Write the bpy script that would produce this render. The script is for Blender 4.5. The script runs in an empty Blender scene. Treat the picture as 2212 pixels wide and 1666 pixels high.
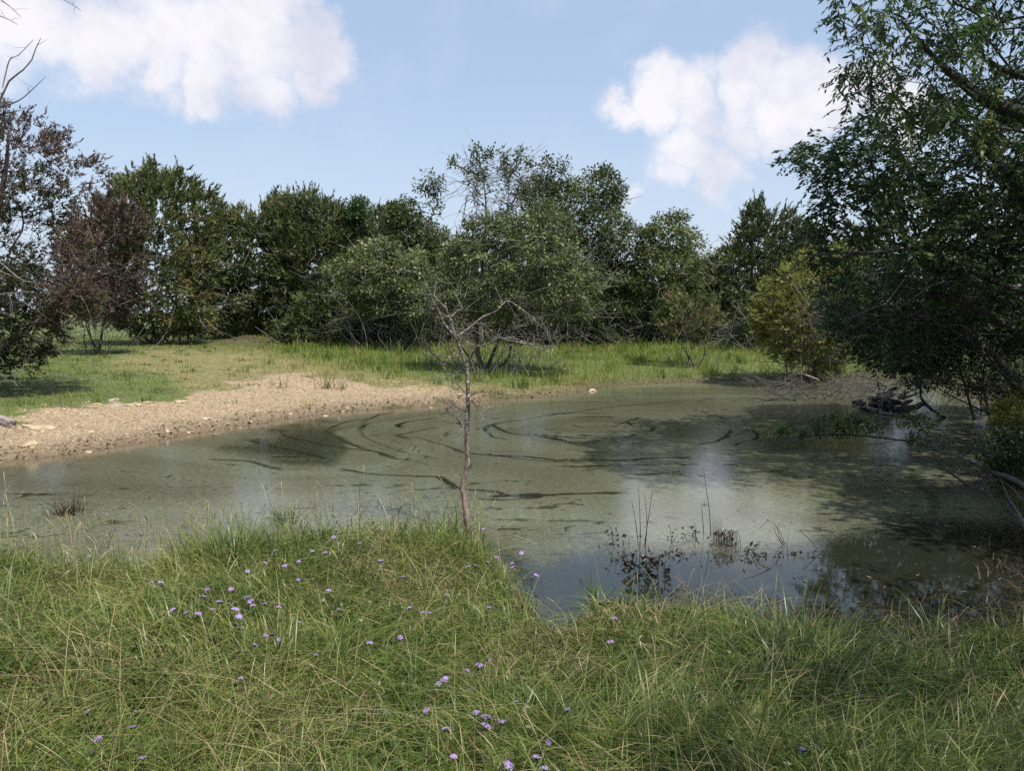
import bpy, math, numpy as np
from mathutils import Vector
rng = np.random.default_rng(11)
S = bpy.context.scene
COL = S.collection
R = math.radians

# ------------------------------------------------------------------ camera
CAMZ, F, W0, H0, HOR = 2.35, 1640.0, 2212.0, 1666.0, 672.0
PITCH = math.atan((H0 / 2 - HOR) / F)
cam_d = bpy.data.cameras.new('camera'); cam = bpy.data.objects.new('camera', cam_d); COL.objects.link(cam)
cam.location = (0, 0, CAMZ); cam.rotation_euler = (math.pi / 2 - PITCH, 0, 0)
cam_d.sensor_width = 36; cam_d.lens = 36 * F / W0; cam_d.clip_end = 4000; cam_d.clip_start = 0.05
S.camera = cam
CP, SP = math.cos(PITCH), math.sin(PITCH)

def raydir(u, v):
    a = (np.asarray(u, float) - W0 / 2) / F; b = (H0 / 2 - np.asarray(v, float)) / F
    return np.stack([a, CP + b * SP, -SP + b * CP], -1)
def at(u, v, D):                      # point on that sight line D metres ahead
    d = raydir(u, v); k = np.asarray(D, float) / d[..., 1]
    return np.array([0, 0, CAMZ]) + d * k[..., None]
def ong(u, v, z=0.0):                 # point on that sight line at height z
    d = raydir(u, v); k = (z - CAMZ) / d[..., 2]
    return np.array([0, 0, CAMZ]) + d * np.asarray(k)[..., None]
def pix(p):
    p = np.asarray(p, float); x = p[..., 0]; y = p[..., 1]; z = p[..., 2] - CAMZ
    f = np.maximum(y * CP - z * SP, 1e-3); b = y * SP + z * CP
    return W0 / 2 + F * x / f, H0 / 2 - F * b / f

# ------------------------------------------------------------------ light
SUN_AZ, SUN_EL = R(138), R(57)        # azimuth from +Y towards +X
sd = np.array([math.cos(SUN_EL) * math.sin(SUN_AZ), math.cos(SUN_EL) * math.cos(SUN_AZ), math.sin(SUN_EL)])
sl = bpy.data.lights.new('sun', 'SUN'); sl.energy = 3.5; sl.angle = R(0.6); sl.color = (1, 0.95, 0.86)
so = bpy.data.objects.new('sun', sl); COL.objects.link(so)
so.rotation_euler = Vector(-sd).to_track_quat('-Z', 'Y').to_euler(); so.location = (20, -10, 30)
S.view_settings.view_transform = 'Standard'; S.view_settings.look = 'None'
S.view_settings.exposure = 0.87; S.view_settings.gamma = 1.0; S.view_settings.use_curve_mapping = False
S.render.engine = 'CYCLES'; S.render.filter_size = 1.15
S.cycles.max_bounces = 6; S.cycles.diffuse_bounces = 3; S.cycles.glossy_bounces = 3
S.cycles.transmission_bounces = 3; S.cycles.transparent_max_bounces = 4
S.cycles.use_denoising = False; S.cycles.sample_clamp_indirect = 4.0

world = bpy.data.worlds.new('World'); S.world = world; world.use_nodes = True
world.cycles.sampling_method = 'MANUAL'; world.cycles.sample_map_resolution = 256
wn, wl = world.node_tree.nodes, world.node_tree.links
wn.clear()
class NT:                              # tiny node-graph helper
    def __init__(s, tree): s.n, s.l = tree.nodes, tree.links
    def new(s, t, **k):
        o = s.n.new(t)
        for a, b in k.items(): setattr(o, a, b)
        return o
    def put(s, sock, v):
        if hasattr(v, 'is_linked') or hasattr(v, 'default_value') and hasattr(v, 'node'): s.l.new(v, sock)
        else: sock.default_value = v
    def math(s, op, a, b=None, c=None, clamp=False):
        m = s.new('ShaderNodeMath', operation=op, use_clamp=clamp)
        for i, x in enumerate((a, b, c)):
            if x is not None: s.put(m.inputs[i], x)
        return m.outputs[0]
    def vmath(s, op, a, b=None):
        m = s.new('ShaderNodeVectorMath', operation=op); s.put(m.inputs[0], a)
        if b is not None: s.put(m.inputs['Scale'] if op == 'SCALE' else m.inputs[1], b)
        return m.outputs['Value'] if op in ('DOT_PRODUCT', 'LENGTH', 'DISTANCE') else m.outputs[0]
    def noise(s, vec, scale, detail=4, rough=0.55, dist=0.0, dim='3D'):
        m = s.new('ShaderNodeTexNoise', noise_dimensions=dim)
        if vec is not None: s.put(m.inputs['Vector'], vec)
        m.inputs['Scale'].default_value = scale; m.inputs['Detail'].default_value = detail
        m.inputs['Roughness'].default_value = rough; m.inputs['Distortion'].default_value = dist
        return m.outputs[0]
    def ramp(s, fac, stops, interp='LINEAR'):
        m = s.new('ShaderNodeValToRGB'); s.put(m.inputs[0], fac); e = m.color_ramp.elements; m.color_ramp.interpolation = interp
        while len(e) < len(stops): e.new(0.5)
        for el, (p, c) in zip(e, stops): el.position = p; el.color = (*c, 1) if len(c) == 3 else c
        return m.outputs[0]
    def mix(s, fac, a, b, mode='MIX'):
        m = s.new('ShaderNodeMix', data_type='RGBA', blend_type=mode)
        s.put(m.inputs[0], fac)
        for sock, v in ((m.inputs[6], a), (m.inputs[7], b)):
            if isinstance(v, tuple): sock.default_value = (*v, 1) if len(v) == 3 else v
            else: s.put(sock, v)
        return m.outputs[2]
    def smooth(s, x, lo, hi):
        m = s.new('ShaderNodeMapRange', interpolation_type='SMOOTHSTEP'); s.put(m.inputs[0], x)
        m.inputs[1].default_value = lo; m.inputs[2].default_value = hi
        return m.outputs[0]
    def attr(s, name): return s.new('ShaderNodeAttribute', attribute_name=name).outputs['Fac']

g = NT(world.node_tree)
sky = g.new('ShaderNodeTexSky', sky_type='NISHITA', sun_disc=False)
sky.sun_elevation = SUN_EL; sky.sun_rotation = SUN_AZ; sky.altitude = 200
sky.air_density = 1.0; sky.dust_density = 2.6; sky.ozone_density = 1.5
dirv = g.new('ShaderNodeTexCoord').outputs['Generated']
dirn = g.vmath('NORMALIZE', dirv)
wob = g.new('ShaderNodeTexNoise'); g.put(wob.inputs['Vector'], dirn); wob.inputs['Scale'].default_value = 9; wob.inputs['Detail'].default_value = 6; wob.inputs['Roughness'].default_value = 0.6
wv = g.vmath('SCALE', g.vmath('SUBTRACT', wob.outputs['Color'], (0.5, 0.5, 0.5)), 0.12)
dw = g.vmath('NORMALIZE', g.vmath('ADD', dirn, wv))
CLOUDS = [(-60, 50, 130, 1), (60, 55, 100, 1), (190, 70, 110, 1), (330, 85, 120, 1), (450, 95, 120, 1), (570, 95, 125, 1), (670, 90, 95, 1), (440, 195, 55, .9),
          (560, 190, 75, .9), (655, 190, 60, .8), (320, 150, 60, .9), (560, 0, 110, 1), (690, 30, 60, .8), (300, -30, 110, .8),
          (1335, 228, 52, 1), (1420, 215, 75, 1), (1520, 225, 90, 1), (1625, 180, 90, 1), (1720, 205, 88, 1), (1800, 215, 80, 1), (1870, 215, 85, 1), (1930, 240, 80, .9), (1610, 265, 70, .8), (1700, 275, 60, .7),
          (1490, 315, 85, .85), (1545, 350, 75, .8), (1450, 388, 55, .7), (1520, 392, 60, .75), (1375, 428, 30, .6), (1545, 530, 90, .38), (1250, 610, 160, .3)]
pts = [(raydir(u, v) / np.linalg.norm(raydir(u, v)), r / F, w) for u, v, r, w in CLOUDS]
crng = np.random.default_rng(5)
for k in range(9):                     # the same kind of sky goes on outside the frame
    az = crng.uniform(50, 310); el = crng.uniform(8, 62)
    for j in range(1):
        a, e = R(az + crng.normal(0, 5)), R(el + crng.normal(0, 2.5))
        pts.append((np.array([math.cos(e) * math.sin(a), math.cos(e) * math.cos(a), math.sin(e)]), crng.uniform(.1, .2), crng.uniform(.6, 1)))
dens = None
for c, r, w in pts:
    dd = g.vmath('DISTANCE', dw, tuple(c))
    mr = g.new('ShaderNodeMapRange', interpolation_type='SMOOTHSTEP'); g.put(mr.inputs[0], dd)
    mr.inputs[1].default_value = r * 1.5; mr.inputs[2].default_value = 0.0; mr.inputs[4].default_value = w; b = mr.outputs[0]
    dens = b if dens is None else g.math('MAXIMUM', dens, b)
fine = g.noise(dirn, 19, 9, 0.6)
wisp = g.noise(dirn, 5, 5, 0.6)
cl = g.math('ADD', dens, g.math('MULTIPLY', g.math('SUBTRACT', fine, 0.5), 1.15))
cl = g.smooth(cl, 0.17, 0.84)
wz = g.smooth(wisp, 0.5, 0.75)
cl = g.math('MAXIMUM', cl, g.math('MULTIPLY', wz, 0.22))
shade = g.smooth(g.noise(g.vmath('ADD', dirn, (0, 0, .03)), 7, 5, 0.6), 0.35, 0.62)
ccol = g.mix(shade, (4.0, 4.1, 4.8), (5.4, 5.3, 5.6))
sz = g.new('ShaderNodeSeparateXYZ'); wl.new(dirn, sz.inputs[0])
pale = g.mix(0.6, sky.outputs[0], (3.05, 3.85, 5.05))
pale = g.mix(g.math('MULTIPLY', g.smooth(sz.outputs[2], .32, .0), .45), pale, (4.3, 4.75, 5.5))
col = g.mix(cl, pale, ccol)
bg = g.new('ShaderNodeBackground'); g.put(bg.inputs[0], col); bg.inputs[1].default_value = 0.098
out = g.new('ShaderNodeOutputWorld'); wl.new(bg.outputs[0], out.inputs[0])

# ------------------------------------------------------------------ numeric helpers
def hash2(i, j, s=0):
    h = (i.astype(np.int64) * 374761393 + j.astype(np.int64) * 668265263 + s * 974634777) & 0x7fffffff
    h = ((h ^ (h >> 13)) * 1274126177) & 0x7fffffff
    return ((h ^ (h >> 16)) & 0xffff) / 65535.0
def vnoise(x, y, s=0):
    i, j = np.floor(x), np.floor(y); fx, fy = x - i, y - j
    fx = fx * fx * (3 - 2 * fx); fy = fy * fy * (3 - 2 * fy)
    a, b, c, d = hash2(i, j, s), hash2(i + 1, j, s), hash2(i, j + 1, s), hash2(i + 1, j + 1, s)
    return (a * (1 - fx) + b * fx) * (1 - fy) + (c * (1 - fx) + d * fx) * fy
def fbm(x, y, s=0, o=4):
    t = 0; a = 0.5
    for k in range(o): t = t + a * vnoise(x * 2 ** k, y * 2 ** k, s + k * 7); a *= 0.5
    return t / (1 - 0.5 ** o)
def sstep(x, a, b):
    t = np.clip((x - a) / (b - a), 0, 1); return t * t * (3 - 2 * t)
def segdist(px, py, poly, closed=True):
    P = np.asarray(poly, float); n = len(P); best = np.full(px.shape, 1e18)
    for k in range(n if closed else n - 1):
        a, b = P[k], P[(k + 1) % n]; ab = b - a; L = ab @ ab + 1e-12
        t = np.clip(((px - a[0]) * ab[0] + (py - a[1]) * ab[1]) / L, 0, 1)
        best = np.minimum(best, (px - a[0] - t * ab[0]) ** 2 + (py - a[1] - t * ab[1]) ** 2)
    return np.sqrt(best)
def inpoly(px, py, poly):
    P = np.asarray(poly, float); n = len(P); r = np.zeros(px.shape, bool)
    for k in range(n):
        a, b = P[k], P[(k + 1) % n]
        if a[1] == b[1]: continue
        r ^= ((a[1] > py) != (b[1] > py)) & (px < (b[0] - a[0]) * (py - a[1]) / (b[1] - a[1]) + a[0])
    return r
def smoothline(pts, n=6):
    P = np.asarray(pts, float)
    if len(P) < 3: return P
    Q = np.vstack([2 * P[0] - P[1], P, 2 * P[-1] - P[-2]]); o = []
    for k in range(1, len(Q) - 2):
        a, b, c, d = Q[k - 1:k + 3]
        for t in np.linspace(0, 1, n, endpoint=False):
            o.append(.5 * (2 * b + (c - a) * t + (2 * a - 5 * b + 4 * c - d) * t * t + (3 * b - a - 3 * c + d) * t ** 3))
    o.append(P[-1]); return np.array(o)

def npmesh(name, V, faces, attrs=None, smooth=False):
    """faces: list of int arrays (n,k)"""
    me = bpy.data.meshes.new(name); V = np.asarray(V, np.float32)
    me.vertices.add(len(V)); me.vertices.foreach_set('co', V.ravel())
    faces = [np.asarray(f, np.int32) for f in faces if len(f)]
    nl = sum(f.size for f in faces); nf = sum(len(f) for f in faces)
    me.loops.add(nl); me.loops.foreach_set('vertex_index', np.concatenate([f.ravel() for f in faces]))
    me.polygons.add(nf)
    sizes = np.concatenate([np.full(len(f), f.shape[1], np.int32) for f in faces])
    st = np.zeros(nf, np.int32); st[1:] = np.cumsum(sizes)[:-1]
    me.polygons.foreach_set('loop_start', st)
    if smooth: me.polygons.foreach_set('use_smooth', np.ones(nf, bool))
    for k, v in (attrs or {}).items():
        a = me.attributes.new(k, 'FLOAT', 'POINT'); a.data.foreach_set('value', np.asarray(v, np.float32))
    me.update(calc_edges=True); me.validate(); return me
def link(name, me, mat, parent=None, loc=None, **props):
    o = bpy.data.objects.new(name, me); COL.objects.link(o)
    if me is not None and mat is not None and not me.materials: me.materials.append(mat)
    if parent is not None: o.parent = parent
    if loc is not None: o.location = loc
    for k, v in props.items(): o[k] = v
    return o
def thing(name, label, cat, loc, group=None):
    o = link(name, None, None, None, tuple(loc), label=label, category=cat)
    if group: o['group'] = group
    return o
def part(name, V, faces, mat, root, attrs=None, smooth=False, under=None, **props):   # V in world space
    base = np.array(root.location) if root is not None else 0
    return link(name, npmesh(name, np.asarray(V) - base, faces, attrs, smooth), mat, under or root, **props)

def tubes(lines, sides=5):
    """lines: list of (points (n,3), radii (n,)) -> V, [quads, caps]"""
    Vs, Q, T = [], [], []; off = 0
    ang = np.linspace(0, 2 * math.pi, sides, endpoint=False)
    for P, r in lines:
        P = np.asarray(P, float); n = len(P); r = np.broadcast_to(np.asarray(r, float), (n,))
        t = np.gradient(P, axis=0); t /= np.linalg.norm(t, axis=1)[:, None] + 1e-9
        ref = np.array([0.31, 0.17, 0.93]) if abs(t[0, 2]) < .9 else np.array([1, .2, .1])
        a = np.cross(t, ref); a /= np.linalg.norm(a, axis=1)[:, None] + 1e-9; b = np.cross(t, a)
        ring = P[:, None, :] + r[:, None, None] * (np.cos(ang)[None, :, None] * a[:, None, :] + np.sin(ang)[None, :, None] * b[:, None, :])
        Vs.append(ring.reshape(-1, 3))
        i = np.arange(n - 1)[:, None] * sides; j = np.arange(sides)[None, :]; j2 = (j + 1) % sides
        Q.append(np.stack([i + j, i + j2, i + sides + j2, i + sides + j], -1).reshape(-1, 4) + off)
        for base in (0, (n - 1) * sides):
            k = np.arange(1, sides - 1); T.append(np.stack([np.full_like(k, base), base + k, base + k + 1], -1) + off)
        off += n * sides
    return np.vstack(Vs), [np.vstack(Q), np.vstack(T)]

# ------------------------------------------------------------------ materials
def mat(name):
    m = bpy.data.materials.new(name); m.use_nodes = True; m.node_tree.nodes.clear(); t = NT(m.node_tree)
    o = t.new('ShaderNodeOutputMaterial'); return m, t, o
def leafmat(name, stops, trans=0.3, gloss=0.06, rough=0.45):
    m, t, o = mat(name)
    c = t.ramp(t.attr('tint'), stops)
    d = t.new('ShaderNodeBsdfDiffuse'); t.put(d.inputs[0], c)
    tr = t.new('ShaderNodeBsdfTranslucent'); t.put(tr.inputs[0], t.mix(0.5, c, (.16, .2, .03), 'ADD') if False else c)
    mx = t.new('ShaderNodeMixShader'); mx.inputs[0].default_value = trans
    t.l.new(d.outputs[0], mx.inputs[1]); t.l.new(tr.outputs[0], mx.inputs[2])
    gl = t.new('ShaderNodeBsdfGlossy'); gl.inputs['Roughness'].default_value = rough; gl.inputs[0].default_value = (.9, .95, 1, 1)
    m2 = t.new('ShaderNodeMixShader'); m2.inputs[0].default_value = gloss
    t.l.new(mx.outputs[0], m2.inputs[1]); t.l.new(gl.outputs[0], m2.inputs[2]); t.l.new(m2.outputs[0], o.inputs[0])
    return m
def barkmat(name, c1, c2, scale=30, lichen=None, rough=.9):
    m, t, o = mat(name)
    pos = t.new('ShaderNodeNewGeometry').outputs['Position']
    n = t.noise(t.vmath('MULTIPLY', pos, (1, 1, .25)), scale, 5, .65)
    c = t.mix(t.smooth(n, .35, .65), c1, c2)
    if lichen:
        c = t.mix(t.math('MULTIPLY', t.attr('lichen'), .75), c, t.mix(t.smooth(n, .4, .6), (.045, .038, .034), (.135, .12, .108)))
        c = t.mix(t.math('MULTIPLY', t.smooth(t.noise(pos, 28, 4, .6), .56, .62), t.attr('lichen')), c, lichen)
    p = t.new('ShaderNodeBsdfPrincipled'); t.put(p.inputs['Base Color'], c); p.inputs['Roughness'].default_value = rough
    b = t.new('ShaderNodeBump'); b.inputs['Strength'].default_value = .7; b.inputs['Distance'].default_value = .02; t.put(b.inputs['Height'], n)
    t.l.new(b.outputs[0], p.inputs['Normal']); t.l.new(p.outputs[0], o.inputs[0]); return m
M = {}
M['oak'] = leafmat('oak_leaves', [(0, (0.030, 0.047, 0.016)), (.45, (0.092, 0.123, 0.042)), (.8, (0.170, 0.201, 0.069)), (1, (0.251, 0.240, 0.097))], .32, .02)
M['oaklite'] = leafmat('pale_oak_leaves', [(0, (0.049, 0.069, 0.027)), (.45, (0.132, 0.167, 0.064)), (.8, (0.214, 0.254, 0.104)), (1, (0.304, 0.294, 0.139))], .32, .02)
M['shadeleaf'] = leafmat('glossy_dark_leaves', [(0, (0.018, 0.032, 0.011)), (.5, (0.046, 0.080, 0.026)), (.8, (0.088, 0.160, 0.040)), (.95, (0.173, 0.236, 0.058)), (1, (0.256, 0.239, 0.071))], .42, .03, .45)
M['juniper'] = leafmat('juniper_foliage', [(0, (0.032, 0.046, 0.018)), (.4, (0.085, 0.108, 0.041)), (.7, (0.160, 0.171, 0.063)), (.86, (0.217, 0.183, 0.078)), (1, (0.200, 0.113, 0.078))], .22, .01)
M['redjuniper'] = leafmat('browned_juniper_foliage', [(0, (.018, .028, .012)), (.3, (.05, .06, .026)), (.45, (.07, .062, .036)), (.7, (.088, .062, .052)), (1, (.13, .092, .076))], .15, .01)
M['yelljuniper'] = leafmat('yellow_green_foliage', [(0, (0.066, 0.081, 0.020)), (.5, (0.205, 0.220, 0.050)), (.8, (0.351, 0.323, 0.076)), (1, (0.379, 0.294, 0.084))], .3, .02)
M['vine'] = leafmat('vine_leaves', [(0, (.025, .055, .015)), (1, (.06, .115, .03))], .25, .05)
M['bark'] = barkmat('dark_bark', (.022, .018, .015), (.075, .064, .055), 14)
M['deadwood'] = barkmat('grey_deadwood', (.09, .08, .07), (.22, .20, .18), 20)
M['palewood'] = barkmat('bleached_wood', (.20, .17, .14), (.42, .37, .31), 20)
M['twig'] = barkmat('dark_grey_twigs', (.04, .034, .03), (.11, .097, .085), 20)
M['wetwood'] = barkmat('wet_dark_wood', (.015, .012, .010), (.055, .045, .038), 16)
M['redbark'] = barkmat('reddish_bark', (.10, .074, .06), (.26, .20, .165), 34, (.36, .38, .33))
M['grass'] = leafmat('green_grass', [(0, (.042, .075, .014)), (.35, (.115, .165, .032)), (.62, (.205, .245, .06)), (.82, (.32, .31, .11)), (1, (.48, .41, .21))], .42, .025, .4)
M['meadow'] = leafmat('meadow_grass', [(0, (0.050, 0.091, 0.015)), (.35, (0.131, 0.189, 0.037)), (.65, (0.234, 0.271, 0.067)), (.85, (0.315, 0.283, 0.106)), (1, (0.369, 0.274, 0.149))], .45, .0)
M['straw'] = leafmat('straw', [(0, (.13, .10, .05)), (.4, (.27, .215, .11)), (.8, (.41, .34, .18)), (1, (.52, .44, .27))], .25, .02)
M['weed'] = leafmat('dead_weed', [(0, (.012, .010, .006)), (.6, (.045, .034, .02)), (1, (.12, .085, .05))], .12, .03)
M['litter'] = leafmat('leaf_litter', [(0, (.035, .022, .014)), (.5, (.11, .065, .035)), (1, (.24, .16, .10))], .1, .03)
M['petal'] = leafmat('purple_petals', [(0, (.26, .16, .48)), (.5, (.40, .26, .62)), (1, (.58, .44, .76))], .3, .02)
M['stem'] = leafmat('flower_stem', [(0, (.03, .06, .015)), (1, (.08, .12, .03))], .2, .03)
def rockmat(name, c1, c2, sc):
    m, t, o = mat(name); pos = t.new('ShaderNodeNewGeometry').outputs['Position']; rv = t.attr('tint')
    n = t.noise(pos, sc, 6, .65); c = t.mix(t.smooth(n, .3, .7), c1, c2)
    c = t.mix(1.0, c, t.ramp(rv, [(0, (.55, .5, .45)), (.5, (.9, .85, .8)), (1, (1.15, 1.1, 1.05))]), 'MULTIPLY')
    p = t.new('ShaderNodeBsdfPrincipled'); t.put(p.inputs['Base Color'], c); p.inputs['Roughness'].default_value = .92
    b = t.new('ShaderNodeBump'); b.inputs['Strength'].default_value = .6; b.inputs['Distance'].default_value = .03; t.put(b.inputs['Height'], n)
    t.l.new(b.outputs[0], p.inputs['Normal']); t.l.new(p.outputs[0], o.inputs[0]); return m
M['stone'] = rockmat('limestone', (.27, .21, .125), (.44, .375, .265), 9)
M['greystone'] = rockmat('grey_limestone', (.25, .22, .21), (.42, .38, .35), 9)

# ------------------------------------------------------------------ pond outline and terrain
POND_PX = [(0, 1003), (150, 985), (300, 962), (450, 935), (600, 912), (700, 897), (800, 888), (930, 880), (1040, 869), (1100, 863), (1200, 858), (1260, 848), (1300, 839),
           (1400, 831), (1500, 827), (1600, 824), (1700, 822), (1800, 821), (1900, 823), (1980, 828), (2050, 838), (2095, 855), (2118, 880), (2132, 905), (2138, 940),
           (2132, 980), (2130, 1022), (2165, 1080), (2212, 1142), (2290, 1210), (2330, 1280), (2300, 1350), (2212, 1358), (2050, 1395), (1900, 1408), (1780, 1398),
           (1700, 1380), (1600, 1352), (1500, 1332), (1400, 1318), (1320, 1306), (1262, 1325), (1225, 1362), (1190, 1352), (1150, 1310), (1100, 1245), (1060, 1195),
           (1025, 1160), (960, 1160), (850, 1155), (700, 1165), (560, 1185), (450, 1195), (300, 1235), (150, 1235), (0, 1225), (-150, 1230), (-330, 1200), (-400, 1130), (-330, 1075), (-160, 1030)]
pu = np.array(POND_PX, float); POND = ong(pu[:, 0], pu[:, 1], 0.0)[:, :2]
POND = smoothline(np.vstack([POND, POND[:1]]), 3)[:-1]
def sdf(x, y):
    d = segdist(x, y, POND); return np.where(inpoly(x, y, POND), -d, d)
def height(x, y, d=None):
    if d is None: d = sdf(x, y)
    near = 0.10 * sstep(d, 0, .35) + 0.62 * sstep(d, .1, 4.8)
    far = 0.14 * sstep(d, 0, .5) + 0.26 * sstep(d, .2, 5.5) + 0.18 * sstep(d, 4, 17)
    k = sstep(y, 8.2, 10.5)
    o = near * (1 - k) + far * k
    o = o + (fbm(x * .9, y * .9, 3) - .5) * .16 * sstep(d, .1, 1.5) + (fbm(x * .12, y * .12, 9) - .5) * .35 * sstep(d, 4, 20)
    mx, my = at(560, 700, 42)[:2]
    o = o + (.1 + .6 * fbm(x * .8, y * .8, 55)) * np.exp(-((x - mx) ** 2 / 4.5 + (y - my) ** 2 / 3))          # earth mound before the trees
    r = np.hypot(x, y); o = o - sstep(r, 45, 400) * 1.2
    return np.where(d < 0, np.maximum(-.9, d * .45), o)
def hgt1(x, y): return float(height(np.array([float(x)]), np.array([float(y)]))[0])

def axis(lo, hi, step, far_lo, far_hi):
    a = list(np.arange(lo, hi + 1e-6, step)); s = step
    while a[-1] < far_hi: s *= 1.18; a.append(a[-1] + s)
    s = step
    while a[0] > far_lo: s *= 1.18; a.insert(0, a[0] - s)
    return np.array(a)
gx, gy = axis(-16, 18, .19, -900, 900), axis(-1, 42, .19, -300, 1500)
X, Y = np.meshgrid(gx, gy); nx, ny = len(gx), len(gy); xf, yf = X.ravel(), Y.ravel()
dd = sdf(xf, yf); zf = height(xf, yf, dd)
U, Vv = pix(np.stack([xf, yf, zf], -1))
ahead = yf > 1
BARE = [(-300, 1020), (-300, 935), (0, 912), (60, 895), (120, 882), (250, 868), (400, 860), (470, 846), (520, 826), (600, 808), (680, 812), (760, 826), (900, 842), (1000, 850),
        (1060, 858), (1045, 872), (930, 884), (800, 892), (600, 920), (300, 972), (0, 1015)]
DRY = [(230, 790), (250, 765), (420, 752), (560, 756), (640, 775), (800, 805), (1000, 835), (1150, 838), (1300, 832), (1300, 860), (1000, 870), (600, 830), (400, 850), (380, 810)]
def softreg(poly, w, U=U, V=Vv, x=xf, y=yf):
    du = (fbm(x * 1.1, y * 1.1, 21) - .5) * 1.9
    s = segdist(U + du * 40, V + du * 22, poly); i = inpoly(U + du * 40, V + du * 22, poly); s = np.where(i, s, -s)
    return sstep(s, -w, w)
def region_masks(x, y, z, d):
    u, v = pix(np.stack([x, y, z], -1)); f = (y > 9)
    return softreg(BARE, 13, u, v, x, y) * f, softreg(DRY, 14, u, v, x, y) * f
bare, dry = region_masks(xf, yf, zf, dd)
_m = at(560, 700, 42)[:2]; shore = np.maximum(np.exp(-np.maximum(dd, 0) / .5), .9 * np.exp(-((xf - _m[0]) ** 2 / 7 + (yf - _m[1]) ** 2 / 5)))
i = np.arange(ny - 1)[:, None] * nx; j = np.arange(nx - 1)[None, :]
quads = np.stack([i + j, i + j + 1, i + nx + j + 1, i + nx + j], -1).reshape(-1, 4)
m, t, o = mat('ground'); pos = t.new('ShaderNodeNewGeometry').outputs['Position']
n1, n2, n3 = t.noise(pos, 1.3, 5, .6), t.noise(pos, 14, 5, .65), t.noise(pos, 60, 3, .6)
soil = t.mix(t.smooth(n2, .35, .65), (.045, .034, .020), (.12, .095, .055))
green = t.mix(t.smooth(n2, .35, .65), (.05, .075, .014), (.13, .155, .035))
far = t.smooth(t.new('ShaderNodeSeparateXYZ').outputs[1], 0, 1)
sx = t.n[-1] if False else None
sep = t.new('ShaderNodeSeparateXYZ'); t.l.new(pos, sep.inputs[0])
fy = t.smooth(sep.outputs[1], 9, 11)
base = t.mix(t.math('MULTIPLY', fy, t.smooth(n1, .25, .5)), soil, green)
nd = t.noise(pos, 4, 5, .7)
base = t.mix(t.math('MULTIPLY', t.attr('dry'), t.smooth(nd, .3, .6)), base, t.mix(t.smooth(n2, .35, .65), (.11, .10, .035), (.30, .24, .11)))
gr = t.ramp(n2, [(.25, (.17, .11, .065)), (.5, (.27, .205, .11)), (.75, (.38, .31, .20))])
gr = t.mix(t.smooth(n1, .5, .75), gr, (.36, .22, .125))
vor = t.new('ShaderNodeTexVoronoi'); t.l.new(pos, vor.inputs[0]); vor.inputs['Scale'].default_value = 16
gr = t.mix(.55, gr, t.ramp(vor.outputs['Distance'], [(0, (.58, .48, .36)), (.5, (.36, .26, .17)), (.8, (.13, .09, .055))]))
bmask = t.smooth(t.math('ADD', t.attr('bare'), t.math('MULTIPLY', t.math('SUBTRACT', nd, .5), 2.2)), .3, .75)
base = t.mix(bmask, base, gr)
base = t.mix(t.math('MULTIPLY', t.attr('shore'), .95), base, t.mix(n3, (.035, .026, .017), (.10, .07, .045)))
p = t.new('ShaderNodeBsdfPrincipled'); t.put(p.inputs['Base Color'], base); p.inputs['Roughness'].default_value = .95
b = t.new('ShaderNodeBump'); b.inputs['Strength'].default_value = .8; b.inputs['Distance'].default_value = .05
t.put(b.inputs['Height'], t.math('ADD', n2, t.math('MULTIPLY', vor.outputs['Distance'], -.6))); t.l.new(b.outputs[0], p.inputs['Normal']); t.l.new(p.outputs[0], o.inputs[0])
M['ground'] = m
link('ground', npmesh('ground', np.stack([xf, yf, zf], -1), [quads], {'bare': bare, 'dry': dry, 'shore': shore}, True), m, kind='structure',
     label='grassy earth banks and bare gravel around the pond')

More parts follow.
